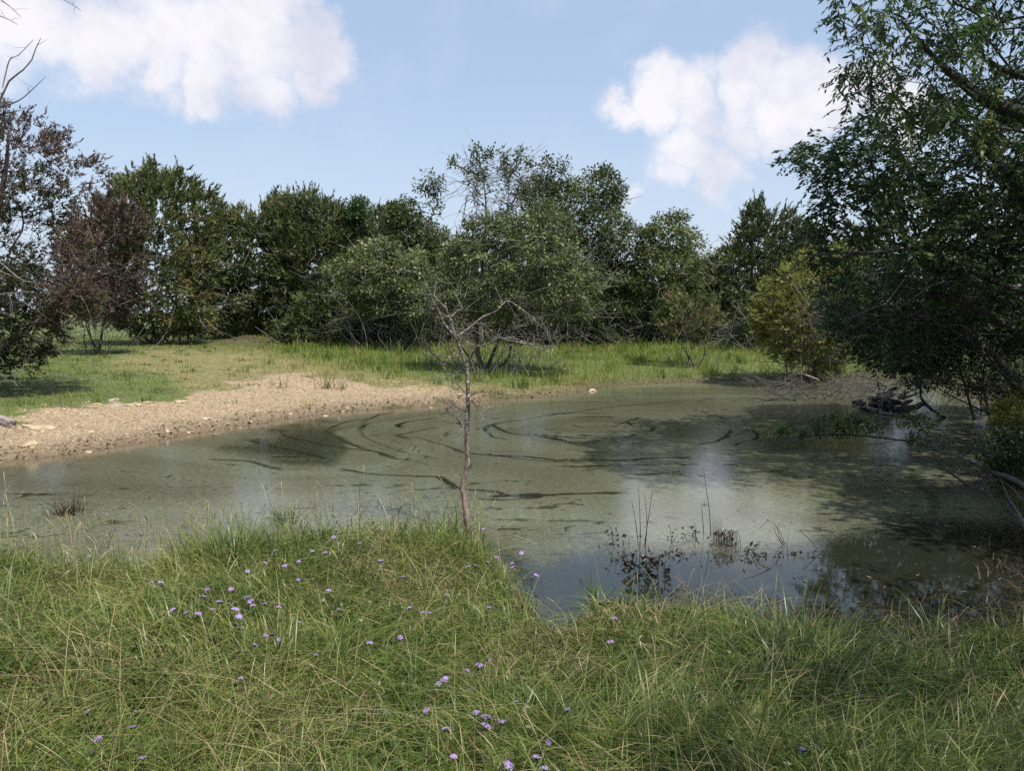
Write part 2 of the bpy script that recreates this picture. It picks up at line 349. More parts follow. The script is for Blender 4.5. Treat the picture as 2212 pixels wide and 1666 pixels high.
# ------------------------------------------------------------------ pond water with drifting scum
wx, wy = np.arange(POND[:, 0].min() - .2, POND[:, 0].max() + .2, .055), np.arange(POND[:, 1].min() - .2, POND[:, 1].max() + .2, .055)
X, Y = np.meshgrid(wx, wy); nx, ny = len(wx), len(wy); x, y = X.ravel(), Y.ravel(); d = sdf(x, y)
u6 = lambda L: [(737.3 + a / 3, 795.1 + b / 3) for a, b in L]
u5 = lambda L: [(a / 3, 795.1 + b / 3) for a, b in L]
u7 = lambda L: [(1619.2 + a * .26797, 780.7 + b * .26797) for a, b in L]
LINES = [(u6([(930, 560), (1100, 580), (1350, 603), (1600, 603), (1900, 595), (2212, 580), (2320, 575)]), .05, 1),
         (u6([(640, 710), (720, 760), (800, 790), (1000, 805), (1100, 830), (1280, 828), (1500, 815), (1850, 812)]), .07, 1),
         (u6([(900, 850), (1100, 852), (1300, 836)]), .06, .8), (u6([(1000, 830), (1280, 822)]), .12, .8),
         (u6([(0, 660), (200, 690), (450, 703), (640, 705)]), .05, .9), (u6([(350, 440), (500, 410), (620, 390)]), .05, .8), (u6([(350, 440), (440, 465)]), .05, .8),
         (u6([(880, 400), (1000, 360), (1200, 330), (1500, 285), (1800, 250), (2212, 215)]), .05, .8),
         (u6([(1000, 375), (1030, 400), (1100, 425), (1250, 440), (1400, 460), (1500, 490), (1650, 490)]), .06, .9),
         (u6([(1250, 430), (1450, 450), (1640, 455), (1800, 455), (1900, 430)]), .06, .9),
         (u6([(1680, 370), (1760, 380), (1830, 350)]), .05, .8), (u6([(1920, 320), (1850, 350), (1900, 375), (1950, 375)]), .06, .8), (u6([(1490, 370), (1560, 385)]), .05, .8),
         (u6([(0, 520), (200, 540)]), .05, .7), (u6([(100, 380), (150, 440), (300, 510), (420, 550), (650, 590)]), .07, .6),
         (u5([(1810, 400), (1850, 440), (2000, 480), (2212, 520)]), .08, .8), (u5([(1640, 480), (1800, 510), (2000, 565), (2100, 590)]), .08, .9), (u5([(1770, 580), (1990, 575)]), .07, .8),
         (u5([(1830, 660), (1620, 610), (1400, 590)]), .08, .7), (u7([(1290, 870), (1350, 960), (1430, 1040), (1470, 1150), (1440, 1250)]), .12, .55),
         (u7([(600, 1070), (800, 1120), (950, 1090)]), .06, .6), (u7([(0, 300), (250, 292), (500, 318), (800, 370)]), .06, .6), (u7([(0, 370), (250, 362), (500, 395), (950, 460)]), .05, .5),
         (u6([(1450, 400), (1550, 430), (1700, 440), (1850, 415), (1900, 380), (1820, 340), (1650, 330), (1480, 360)]), .05, .5),
         (u6([(700, 300), (560, 280), (350, 290), (180, 330), (120, 390)]), .08, .5), (u6([(1350, 690), (1600, 720), (1900, 690)]), .05, .4)]
wxn, wyn = x + (fbm(x * 1.7, y * 1.7, 40) - .5) * .16, y + (fbm(x * 1.7, y * 1.7, 41) - .5) * .16
clear = np.zeros_like(x)
for L, wdt, s in LINES:
    P = ong(*np.array(L, float).T, 0.0)[:, :2]; P = smoothline(P, 4)
    q = segdist(wxn, wyn, P, False); rag = .55 + .9 * fbm(x * 3, y * 3, 77)
    clear = np.maximum(clear, min(.9, s) * np.exp(-(q / (wdt * .95 * rag)) ** 2))
# two slow eddies twist the film
def swirl(x, y, c, r, k):
    dx, dy = x - c[0], (y - c[1]); q = np.hypot(dx, dy * .9); a = k * np.exp(-(q / r) ** 2)
    return c[0] + dx * np.cos(a) - dy * np.sin(a), c[1] + dx * np.sin(a) + dy * np.cos(a)
c1, c2, c3 = ong(1300., 925., 0.)[:2], ong(880., 960., 0.)[:2], ong(1750., 1010., 0.)[:2]
ax, ay = swirl(x, y, c1, 2.6, 3.2); ax, ay = swirl(ax, ay, c2, 2.2, -2.4); ax, ay = swirl(ax, ay, c3, 1.8, 2.0)
band = fbm(ax * .35, ay * 1.15, 60, 5)
fil = 1 - np.abs(2 * fbm(ax * .5 + 9, ay * 2.0, 61, 5) - 1)
clear = np.maximum(clear, .62 * sstep(fil, .94, .99))
psi = np.hypot((x - c1[0]) * .86, y - c1[1]) + .9 * (fbm(x * .45, y * .45, 130) - .5) + .25 * (fbm(x * 1.6, y * 1.6, 131) - .5)
ang_ = np.arctan2(y - c1[1], x - c1[0]); inr = np.exp(-(psi / 4.6) ** 4)
cband = .5 + .9 * (fbm(psi * 1.5 + .12 * ang_, psi * 0 + 3.3, 132, 4) - .5) + .35 * (fbm(x * 1.2, y * 1.2, 134) - .5)
band = band * (1 - inr) + cband * inr
for lev, sd0 in ((.9, 1), (1.45, 2), (2.1, 3), (2.6, 4), (3.35, 5), (3.9, 6), (4.5, 7)):
    gate = sstep(fbm(ang_ * 1.1 + sd0 * 5.1, psi * .25, 140 + sd0), .46, .60)
    clear = np.maximum(clear, .85 * gate * np.exp(-((psi - lev) / .055) ** 2))
DARK = u5([(1380, 480), (1650, 420), (1900, 365), (2212, 330), (2250, 480), (2212, 670), (1830, 655), (1600, 600), (1420, 560)])
OPEN = [(1010, 1150), (1150, 1200), (1300, 1180), (1500, 1190), (1700, 1180), (1830, 1150), (1980, 1110), (2330, 1150), (2330, 1420), (1800, 1420), (1200, 1400), (1100, 1260)]
uu, vv = pix(np.stack([x, y, 0 * x], -1)); jj = (fbm(x * .9, y * .9, 33) - .5) * 90
def soft(poly, w):
    s = segdist(uu + jj, vv + jj * .5, poly); return sstep(np.where(inpoly(uu + jj, vv + jj * .5, poly), s, -s), -w, w)
thin = .72 * soft(DARK, 25) + .95 * soft(OPEN, 45)
thin = np.clip(thin + .5 * (band - .5), 0, 1)
shal = np.exp(d / .55) * (y > 9) * (x < 1)
ok = d < .12
i = np.arange(ny - 1)[:, None] * nx; j = np.arange(nx - 1)[None, :]
q = np.stack([i + j, i + j + 1, i + nx + j + 1, i + nx + j], -1).reshape(-1, 4)
q = q[ok[q].all(1)]; used = np.unique(q); remap = np.zeros(nx * ny, np.int64); remap[used] = np.arange(len(used))
m, t, o = mat('pond_water'); pos = t.new('ShaderNodeNewGeometry').outputs['Position']
sep = t.new('ShaderNodeSeparateXYZ'); t.l.new(pos, sep.inputs[0])
fl = t.noise(t.vmath('MULTIPLY', pos, (1, 1.7, 1)), 42, 3, .6); fl2 = t.noise(t.vmath('MULTIPLY', pos, (1, 1.5, 1)), 11, 4, .6); fl3 = t.noise(pos, 1.1, 4, .55)
clr, thn, bnd = t.attr('clear'), t.attr('thin'), t.attr('band')
cover = t.math('SUBTRACT', 1.0, t.math('MULTIPLY', thn, .95)); cover = t.math('ADD', cover, t.math('MULTIPLY', t.math('SUBTRACT', fl, .5), 1.1))
cover = t.math('ADD', cover, t.math('MULTIPLY', t.math('SUBTRACT', fl2, .5), .8))
cover = t.smooth(cover, .2, .75)
cover = t.math('MULTIPLY', cover, t.math('SUBTRACT', 1.0, t.smooth(t.math('ADD', clr, t.math('MULTIPLY', t.math('SUBTRACT', fl2, .5), .5)), .3, .75)))
scum = t.ramp(bnd, [(.25, (.125, .12, .075)), (.5, (.172, .175, .112)), (.75, (.225, .24, .16))])
flm = t.noise(t.vmath('MULTIPLY', pos, (.7, 1.8, 1)), 17, 4, .65)
scum = t.mix(t.smooth(fl, .40, .62), t.mix(.55, scum, (.02, .022, .013)), scum)
scum = t.mix(t.smooth(flm, .42, .62), t.mix(.45, scum, (.02, .022, .013)), scum)
scum = t.mix(t.smooth(t.noise(t.vmath('MULTIPLY', pos, (1, 1.6, 1)), 75, 2, .5), .62, .68), scum, (.26, .27, .19))
deep = t.mix(t.attr('shal'), (.016, .018, .011), (.12, .08, .042))
scum = t.mix(t.math('MULTIPLY', t.attr('shal'), .8), scum, (.15, .115, .065))
p = t.new('ShaderNodeBsdfPrincipled'); t.put(p.inputs['Base Color'], t.mix(cover, deep, scum))
t.put(p.inputs['Roughness'], t.math('ADD', .03, t.math('MULTIPLY', cover, .10))); p.inputs['IOR'].default_value = 1.46
b = t.new('ShaderNodeBump'); b.inputs['Strength'].default_value = .022; b.inputs['Distance'].default_value = .02
t.put(b.inputs['Height'], t.math('ADD', t.math('MULTIPLY', fl, cover), t.math('MULTIPLY', t.noise(t.vmath('MULTIPLY', pos, (1, 2.2, 1)), 6, 3, .5), .5)))
t.l.new(b.outputs[0], p.inputs['Normal']); t.l.new(p.outputs[0], o.inputs[0])
link('pond_water', npmesh('pond_water', np.stack([x, y, 0 * x], -1)[used], [remap[q]],
     {'clear': clear[used], 'thin': thin[used], 'band': band[used], 'shal': shal[used]}, True), m, kind='structure', label='still pond water under a swirled grey-green film of scum')

# ------------------------------------------------------------------ foliage generators
def blades(P, phi, L, w, lean, prof, face=None):
    """curved strips; prof: [(t, width)], last width 0 -> tip point"""
    n = len(P); k = len(prof); hd = np.stack([np.cos(phi), np.sin(phi), 0 * phi], -1)
    sa = phi + math.pi / 2 + (rng.normal(0, .5, n) if face is None else face); sd_ = np.stack([np.cos(sa), np.sin(sa), 0 * sa], -1)
    rows = []
    for t_, wt in prof:
        c = P + hd * (L * lean * t_ ** 1.7)[:, None]; c[:, 2] += L * t_ * (1 - .62 * np.minimum(lean, 1.45) * t_ ** 1.1)
        if wt == 0: rows.append(c[:, None, :])
        else:
            s = sd_ * (w * wt / 2)[:, None]; rows.append(np.stack([c - s, c + s], 1))
    V = np.concatenate(rows, 1); m_ = V.shape[1]; off = np.arange(n)[:, None] * m_; Q = []; T = None
    for r in range(k - 1):
        if prof[r + 1][1] == 0: T = off + np.array([2 * r, 2 * r + 1, 2 * r + 2])
        else: Q.append(off + np.array([2 * r, 2 * r + 1, 2 * r + 3, 2 * r + 2]))
    return V.reshape(-1, 3), np.vstack(Q) if Q else np.zeros((0, 4), int), T, m_
def leafquads(C, ax, nr, L, Wd):
    """rhombic leaves: centre-base C, axis ax, normal nr"""
    s = np.cross(ax, nr); s /= np.linalg.norm(s, axis=1)[:, None] + 1e-9
    a = ax * L[:, None]; s = s * (Wd / 2)[:, None]; fold = nr * (Wd * .18)[:, None]
    V = np.stack([C, C + a * .45 + s + fold, C + a, C + a * .45 - s + fold], 1)
    return V.reshape(-1, 3), np.arange(len(C) * 4).reshape(-1, 4)
def leaftris(C, ax, nr, L, Wd):
    s = np.cross(ax, nr); s /= np.linalg.norm(s, axis=1)[:, None] + 1e-9; s = s * (Wd / 2)[:, None]
    V = np.stack([C - s, C + s, C + ax * L[:, None]], 1); return V.reshape(-1, 3), np.arange(len(C) * 3).reshape(-1, 3)
def unit(v): return v / (np.linalg.norm(v, axis=-1, keepdims=True) + 1e-9)

def sample_crown(poly, D, n, seed, maxR=None, shell=.55, flat=1.0, vpow=None):
    r = np.random.default_rng(seed); P = np.array(poly, float); lo, hi = P.min(0), P.max(0); out = []
    gu, gv = [k.ravel() for k in np.meshgrid(np.linspace(lo[0], hi[0], 40), np.linspace(lo[1], hi[1], 40))]
    ins = inpoly(gu, gv, P); Rin = segdist(gu[ins], gv[ins], P).max()
    while len(out) < n:
        u = r.uniform(lo[0], hi[0], n * 3); v = r.uniform(lo[1], hi[1], n * 3); k = inpoly(u, v, P); u, v = u[k], v[k]
        tt = np.minimum(segdist(u, v, P), Rin); half = np.sqrt(np.maximum(Rin ** 2 - (Rin - tt) ** 2, 0)) * D / F * flat
        if maxR: half = np.minimum(half, maxR)
        s = r.uniform(-1, 1, len(u)); dz = np.sign(s) * np.abs(s) ** shell * half
        out.extend(at(u, v, D + dz))
    return np.array(out[:n])

def skeleton(roots, clumps, r0=.012, seed=0, sag=.04, bend=.12):
    """join every clump to the growing branch tree; roots: list of polylines (trunks)"""
    r = np.random.default_rng(seed); nodes, par, tap = [], [], []
    for line in roots:
        L = smoothline(line, 4); st = len(nodes)
        for k, p_ in enumerate(L): nodes.append(p_); par.append(-1 if k == 0 else st + k - 1); tap.append(1 - .85 * k / (len(L) - 1))
    base = np.mean([l[0] for l in roots], 0); N = [np.array(p_) for p_ in nodes]
    order = np.argsort(np.linalg.norm(clumps - base, axis=1)); arr = np.zeros((len(N) + len(clumps) * 3 + 5, 3)); arr[:len(N)] = N; cnt = len(N)
    dep = np.zeros(len(arr)); 
    for k in range(cnt): dep[k] = 0 if par[k] < 0 else dep[par[k]] + np.linalg.norm(arr[k] - arr[par[k]])
    for ci in order:
        c = clumps[ci]; q = np.linalg.norm(arr[:cnt] - c, axis=1) + .25 * dep[:cnt] + 1.2 * np.maximum(arr[:cnt, 2] - c[2], 0)
        k = int(np.argmin(q)); a = arr[k]; L = np.linalg.norm(c - a); prev = k
        for f_ in (.35, .7, 1.0):
            p_ = a + (c - a) * f_ + (r.normal(0, bend * L * .35, 3) if f_ < 1 else 0); p_[2] += sag * L * math.sin(math.pi * f_)
            arr[cnt] = p_; par.append(prev); dep[cnt] = dep[prev] + L * .34; prev = cnt; cnt += 1
    arr = arr[:cnt]; load = np.zeros(cnt); kids = np.zeros(cnt, int)
    for k in range(cnt):
        if par[k] >= 0: kids[par[k]] += 1
    load[kids == 0] = 1
    for k in range(cnt - 1, -1, -1):
        if par[k] >= 0: load[par[k]] += load[k]
    rad = r0 * np.maximum(load, 1) ** .5
    rad[:len(tap)] = np.maximum(rad[:len(tap)] * np.array(tap), r0)
    lines = []; done = set()
    for k in range(cnt):
        if kids[k] == 0:
            ch = [k]
            while par[ch[-1]] >= 0:
                nxt = par[ch[-1]]; ch.append(nxt)
                if nxt in done: break
            for z in ch: done.add(z)
            ch = ch[::-1]
            if len(ch) > 1:
                rr = rad[ch].copy(); rr[0] = min(rr[0], rr[1] * 1.4); lines.append((arr[ch], rr))
    return lines, arr

def oak_leaves(clumps, per, cr, L, seed, flat=.6, up=.7, bias=None, droop=0, slim=1.):
    r = np.random.default_rng(seed); n = len(clumps) * per; c = np.repeat(clumps, per, 0); s = np.repeat(r.uniform(.6, 1.35, len(clumps)), per)
    off = r.normal(0, 1, (n, 3)); off *= np.minimum(np.abs(r.normal(0, .42, n)) + .3, .95)[:, None] / (np.linalg.norm(off, axis=1)[:, None] + 1e-9) * 1.3
    crr = np.repeat(np.broadcast_to(np.asarray(cr, float), (len(clumps),)), per); off = off * (crr * s)[:, None]; off[:, 2] *= flat; cr = float(np.mean(crr))
    ax = unit(off + r.normal(0, .35 * cr, (n, 3)) + np.array([0, 0, -droop * cr])); nr = unit(r.normal(0, 1, (n, 3)) + np.array([0, 0, up * 2]))
    l = L * r.uniform(.6, 1.3, n); V, Q = leafquads(c + off, ax, nr, l, l * slim * r.uniform(.42, .62, n))
    tint = np.repeat(r.uniform(.1, .75, len(clumps)), per) + r.normal(0, .13, n)
    if bias is not None: tint = tint + np.repeat(bias, per)
    return V, Q, np.repeat(np.clip(tint, 0, 1), 4)
def juniper_leaves(clumps, centre, per, cr, L, seed, bias=None, upward=.55):
    """each clump is a bunch of feathery sprays reaching up and out"""
    r = np.random.default_rng(seed); k = len(clumps); ns = max(3, int(per / 14 * 1.2)); n = k * ns
    out_ = unit((clumps - centre) * np.array([1, 1, .5]))
    axs = unit(np.repeat(out_, ns, 0) * 1.0 + np.array([0, 0, upward]) + r.normal(0, .55, (n, 3)))
    org = np.repeat(clumps, ns, 0) + r.normal(0, cr * .45, (n, 3)); sl_ = cr * r.uniform(.7, 1.7, n); m_ = 14
    t_ = np.tile(np.linspace(.05, 1, m_), n); A = np.repeat(axs, m_, 0); N_ = n * m_
    C = np.repeat(org, m_, 0) + A * (t_ * np.repeat(sl_, m_))[:, None] + r.normal(0, .02, (N_, 3))
    ax = unit(A * .9 + r.normal(0, .55, (N_, 3)) * (1.15 - t_)[:, None]); nr = unit(r.normal(0, 1, (N_, 3)))
    l = L * 1.22 * r.uniform(.6, 1.3, N_) * (1.15 - .45 * t_); V, Q = leaftris(C, ax, nr, l, l * r.uniform(.28, .44, N_))
    tint = np.repeat(r.uniform(.15, .70, k), ns * m_) + np.repeat(r.normal(0, .1, n), m_) + .12 * (t_ - .5)
    if bias is not None: tint = tint + np.repeat(bias, ns * m_)
    return V, Q, np.repeat(np.clip(tint, 0, 1), 3)
def spray_leaves(clumps, ns, m_, tl, L, seed, bias=None, droop=.5, slim=1.):
    """leaves set alternately along short twigs that fan out from each clump"""
    r = np.random.default_rng(seed); k = len(clumps); n = k * ns; org = np.repeat(clumps, ns, 0) + r.normal(0, tl * .3, (n, 3))
    h = unit(r.normal(0, 1, (n, 3)) * [1, 1, .55]); ln = tl * r.uniform(.6, 1.5, n); t_ = np.linspace(.08, 1, m_)
    P = org[:, None, :] + h[:, None, :] * (ln[:, None] * t_[None])[..., None]; P[..., 2] -= droop * ln[:, None] * t_[None] ** 2 * .8
    tw = [(P[q][[0, m_ // 2, m_ - 1]], np.array([.0035, .0025, .0015])) for q in range(n)]
    N_ = n * m_; sgn = np.tile(np.where(np.arange(m_) % 2, 1., -1.), n); H = np.repeat(h, m_, 0); sd_ = unit(np.cross(H, [0, 0, 1.]))
    ax = unit(H * .7 + sd_ * sgn[:, None] * .8 + r.normal(0, .28, (N_, 3)) + np.array([0, 0, -droop])); nr = unit(r.normal(0, .55, (N_, 3)) + np.array([0, 0, 1.]))
    l = L * r.uniform(.65, 1.25, N_); V, Q = leafquads(P.reshape(-1, 3), ax, nr, l, l * slim * r.uniform(.42, .6, N_))
    tint = np.repeat(r.uniform(.15, .7, k), ns * m_) + np.repeat(r.normal(0, .08, n), m_) + r.normal(0, .09, N_)
    if bias is not None: tint = tint + np.repeat(bias, ns * m_)
    return V, Q, np.repeat(np.clip(tint, 0, 1), 4), tw
def deadsticks(arr, n, lo, hi, rad, seed, zmax=1e9, spread=1., down=.15):
    r = np.random.default_rng(seed); A = arr[arr[:, 2] < zmax]; A = A if len(A) else arr; lines = []
    for k in range(n):
        a = A[r.integers(len(A))] + r.normal(0, .1, 3); L = r.uniform(lo, hi); h = r.normal(0, 1, 3); h[2] = h[2] * .5 - down; h /= np.linalg.norm(h)
        h2 = h + r.normal(0, .45 * spread, 3); b = a + h * L * .5; c = b + h2 * L * .5
        lines.append((np.array([a, b, c]), np.array([1, .75, .35]) * rad * r.uniform(.6, 1.4)))
        for q in range(r.integers(0, 3)):
            f_ = r.uniform(.3, .9); s = a + (b - a) * min(1, f_ * 2) if f_ < .5 else b + (c - b) * (f_ * 2 - 1); e = s + (h + r.normal(0, .7, 3)) * L * .3
            lines.append((np.array([s, e]), np.array([.6, .25]) * rad))
    return lines

BASES = []
def tree(name, label, cat, base_uv, D, poly, kind, nclump, per, cr, L, seed, mats, stems=None, sticks=60, stick_r=.012, stick_len=(.5, 1.4), biasf=None, group=None, shell=.55, r0=.012,
         flat=1.0, extra=None, maxR=None, stickmat='deadwood', leafbias=0., drop=0, sag=.04, skel_n=140, base_xy=None, droop=0, spires=None, low=None):
    if group == 'trees of the far treeline' and D >= 29 or name == 'thicket':
        D, cr, L, stick_r, maxR = D * 1.2, cr * 1.2, L * 1.2, stick_r * 1.25, maxR; stick_len = (stick_len[0] * 1.2, stick_len[1] * 1.2)
    if name == 'vine': D *= 1.2; cr *= 1.2
    if base_xy is not None: bx, by = base_xy
    else: b0 = at(float(base_uv[0]), float(base_uv[1]), D); bx, by = b0[0], b0[1]
    bz = hgt1(bx, by); BASES.append((bx, by)); base = np.array([bx, by, bz - .05])
    root = thing(name, label, cat, base, group)
    if kind == 'juniper' and name == 'juniper_tree' and 'reddish' not in label: nclump = int(nclump * 1.85)
    if kind == 'oak' and D > 20: nclump, per, L = int(nclump * 1.35), int(per * 1.25), L * 1.08
    cl = sample_crown(poly, D, nclump, seed, maxR, shell, flat)
    if low: cl = np.vstack([cl, sample_crown(low[0], D, low[1], seed + 9, maxR, shell)])
    cen = cl.mean(0); r = np.random.default_rng(seed + 1); crs = np.full(len(cl), cr)
    if spires:                                          # slender leafy leaders above the crown
        sp_, sr = [], []
        for L_, n_, w_ in spires:
            L_ = smoothline(np.array(L_, float), 5)
            for q in range(n_):
                f_ = r.random() ** .8; i_ = f_ * (len(L_) - 1); a_ = L_[int(i_)] + (L_[min(int(i_) + 1, len(L_) - 1)] - L_[int(i_)]) * (i_ % 1); ww = w_ * (1.05 - f_)
                sp_.append(at(a_[0] + r.normal(0, ww), a_[1] + r.normal(0, 3), D + r.normal(0, ww) * D / F)); sr.append(cr * (.62 - .25 * f_))
        cl = np.vstack([cl, sp_]); crs = np.concatenate([crs, sr])
    if stems is None: stems = [[base, base * .55 + cen * .45 + r.normal(0, .15, 3) * np.array([1, 1, .2]), cen]]
    elif isinstance(stems, int):
        ns = stems; stems = []
        for k in range(ns):
            tgt = cl[r.integers(len(cl))]; b1 = base + np.array([r.normal(0, .35), r.normal(0, .25), 0]); mid = b1 * .6 + tgt * .4 + r.normal(0, .2, 3) * np.array([1, 1, .3])
            mid[2] = max(mid[2], bz + .5); stems.append([b1, mid, tgt * .7 + cen * .3])
    else: stems = [[base] + [at(float(u), float(v), D + q) for u, v, q in s] for s in stems]
    ns_ = len(cl) - len(sr) if spires else len(cl)
    sub = cl if len(cl) <= skel_n else cl[np.random.default_rng(seed).choice(ns_, min(skel_n, ns_), replace=False)]
    if spires and len(cl) > skel_n: sub = np.vstack([sub, cl[ns_:]])
    lines, arr = skeleton(stems, sub, r0, seed, sag)
    V, fc = tubes(lines, 5 if D < 20 else 4); trunk_ = part('trunk', V, fc, mats[0], root, smooth=True)
    if extra is not None: 
        for ln in extra(arr, D): V, fc = tubes([ln], 7); part('limb', V, fc, mats[0], root, smooth=True, under=trunk_)
    if sticks:
        src = np.vstack([arr, cl[::2]]) if D > 16 else arr
        ls = deadsticks(src, sticks if D <= 16 else int(sticks * 1.4), *stick_len, stick_r, seed, zmax=np.percentile(arr[:, 2], 80 if D > 16 else 45))
        if D > 22 and name != 'vine':                   # tangle of old stems round the foot
            for q in range(int(sticks * .14)):
                a0 = r.uniform(0, 6.28); s0 = base + np.array([math.cos(a0), math.sin(a0), 0]) * r.uniform(0, 1.6) * np.array([1.3, 1, 0]); s0[2] = hgt1(s0[0], s0[1]) if q < 12 else bz
                h = np.array([math.cos(a0) * r.uniform(.2, 1), math.sin(a0) * r.uniform(.2, 1), r.uniform(.5, 1.3)]); LL = r.uniform(.8, 2.4); e = s0 + h * LL; mid = s0 + h * LL * .5 + r.normal(0, .12 * LL, 3); mid[2] = max(mid[2], s0[2] + .1)
                ls.append((smoothline([s0, mid, e], 3), np.linspace(1.6, .4, 7) * stick_r * r.uniform(.6, 1.3)))
        V, fc = tubes(ls, 3)
        part('dead_twigs', V, fc, M[stickmat], root, kind='stuff', under=trunk_)
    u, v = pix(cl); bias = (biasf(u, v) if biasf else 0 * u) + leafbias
    if kind == 'spray':
        V, Q, ti, tw = spray_leaves(cl, 4, max(5, per // 4), cr * 1.25, L, seed, bias, droop=.25 + .6 * droop, slim=.62 if droop else .9)
        tv, tf = tubes(tw, 3); part('leaf_twigs', tv, tf, mats[0], root, kind='stuff', under=trunk_)
    elif kind == 'oak' and spires:
        V, Q, ti = oak_leaves(cl[:ns_], per, cr, L, seed, bias=bias[:ns_]); V2, Q2, t2 = oak_leaves(cl[ns_:], max(12, per // 3), cr * .72, L * .95, seed + 5, flat=.9, bias=bias[ns_:]); V, Q, ti = np.vstack([V, V2]), np.vstack([Q, Q2 + len(V)]), np.concatenate([ti, t2])
    elif kind == 'oak': V, Q, ti = oak_leaves(cl, per, crs, L, seed, bias=bias, droop=droop, slim=.62 if droop else 1.)
    else: V, Q, ti = juniper_leaves(cl, cen, per, cr, L, seed, bias=bias)
    part('crown', V, [Q], mats[1], root, {'tint': ti}, kind='stuff')
    return root, cl, arr

# ------------------------------------------------------------------ trees of the far treeline
oakm, jun = (M['bark'], M['oak']), (M['bark'], M['juniper'])
tree('juniper_tree', 'broad rounded juniper with browned left flank standing alone at the meadow edge', 'tree', (335, 735), 34,
     [(200, 650), (185, 570), (150, 520), (215, 465), (240, 420), (262, 400), (280, 372), (300, 392), (320, 352), (345, 388), (385, 362), (402, 392), (440, 402), (468, 428), (476, 470), (452, 500),
      (470, 560), (440, 620), (455, 680), (435, 715), (300, 722), (250, 695), (212, 680)], 'juniper', 430, 70, .30, .15, 101, jun, 6, 260, .014, (.6, 1.8),
     lambda u, v: .38 * np.exp(-((u - 215) / 60) ** 2 - ((v - 540) / 100) ** 2) + .18 * np.exp(-((u - 400) / 80) ** 2 - ((v - 600) / 120) ** 2), group='trees of the far treeline', shell=.4)
tree('juniper_tree', 'dark green juniper beside the broad rounded juniper', 'tree', (545, 738), 39,
     [(445, 725), (450, 560), (458, 475), (500, 455), (540, 463), (575, 440), (600, 425), (622, 430), (645, 480), (650, 600), (630, 735)], 'juniper', 312, 70, .33, .17, 102, jun, 4, 150, .014, (.6, 1.6), group='trees of the far treeline', shell=.4)
tree('juniper_tree', 'dense dark juniper behind the brown earth mound', 'tree', (660, 742), 37,
     [(590, 740), (588, 560), (600, 455), (640, 425), (664, 418), (700, 442), (742, 458), (752, 560), (745, 742)], 'juniper', 312, 70, .32, .16, 103, jun, 4, 150, .014, (.6, 1.6), group='trees of the far treeline', shell=.4)
tree('juniper_tree', 'dark juniper rising under a bright green vine', 'tree', (780, 742), 38,
     [(700, 745), (715, 560), (735, 480), (755, 450), (800, 452), (838, 450), (862, 520), (860, 745)], 'juniper', 286, 70, .33, .16, 104, jun, 4, 150, .014, (.6, 1.6), group='trees of the far treeline', shell=.4)
tree('vine', 'bright green vine draped over the top of a dark juniper', 'vine', (778, 742), 36.6,
     [(745, 480), (750, 440), (770, 430), (800, 433), (808, 470), (790, 490)], 'oak', 26, 40, .28, .16, 105, (M['bark'], M['vine']), None, 0)
tree('juniper_tree', 'low dark juniper drooping to the grass beside the brown earth mound', 'tree', (690, 748), 34,
     [(600, 742), (625, 690), (660, 650), (720, 635), (780, 650), (800, 700), (790, 748)], 'juniper', 120, 70, .3, .15, 106, jun, 3, 60, leafbias=-.12, group='trees of the far treeline', shell=.4)
tree('oak_tree', 'slim dark oak with a thin bare-tipped spire above the shrub oak', 'tree', (915, 745), 31,
     [(905, 500), (930, 470), (952, 490), (962, 540), (955, 600), (900, 620), (840, 600), (828, 480), (848, 432), (880, 425), (900, 450)], 'oak', 150, 56, .34, .13, 107, oakm, 3, 60, .010, leafbias=-.05, group='trees of the far treeline', spires=[([(935, 500), (938, 440), (930, 400), (925, 378)], 18, 10), ([(938, 430), (945, 400), (950, 392)], 7, 6), ([(930, 420), (912, 405), (902, 398)], 7, 5)])
tree('shrub_oak', 'pale green shrub oak with tangled grey stems at its foot', 'tree', (850, 752), 29,
     [(712, 580), (760, 532), (820, 520), (900, 545), (955, 600), (955, 690), (900, 728), (840, 690), (780, 690), (735, 640)], 'oak', 190, 62, .34, .12, 108, (M['bark'], M['oaklite']), 5, 200, .012, (.6, 1.7), group='trees of the far treeline')
tree('oak_tree', 'big dark round-crowned oak rising behind the many-stemmed oak', 'tree', (1250, 745), 34,
     [(1125, 420), (1140, 375), (1180, 392), (1215, 395), (1240, 390), (1262, 388), (1290, 365), (1312, 368), (1342, 382), (1348, 420), (1335, 440), (1362, 470), (1366, 525), (1335, 562),
      (1290, 600), (1200, 620), (1140, 560)], 'oak', 230, 62, .42, .14, 109, oakm, 2, 120, .014, (.6, 1.6), leafbias=-.1, group='trees of the far treeline', spires=[([(1185, 400), (1185, 370), (1180, 340)], 14, 22), ([(1195, 390), (1210, 360), (1222, 348)], 9, 12), ([(1165, 390), (1150, 365), (1142, 352)], 8, 8), ([(1300, 390), (1300, 372), (1310, 362)], 6, 14)])
tree('oak_tree', 'oak with one dark trunk standing clear beside the small grey-green juniper', 'tree', (1375, 745), 34,
     [(1350, 570), (1382, 505), (1420, 472), (1450, 458), (1482, 470), (1512, 505), (1510, 545), (1522, 600), (1500, 655), (1440, 670), (1400, 640), (1370, 690), (1300, 700), (1285, 620), (1320, 570)], 'oak',
     220, 62, .38, .13, 110, oakm, [[(1372, 660, 0), (1400, 590, 0), (1440, 530, 0)]], 120, .012, (.6, 1.5), lambda u, v: .12 * (u > 1420) - .12 * (u < 1380), group='trees of the far treeline')
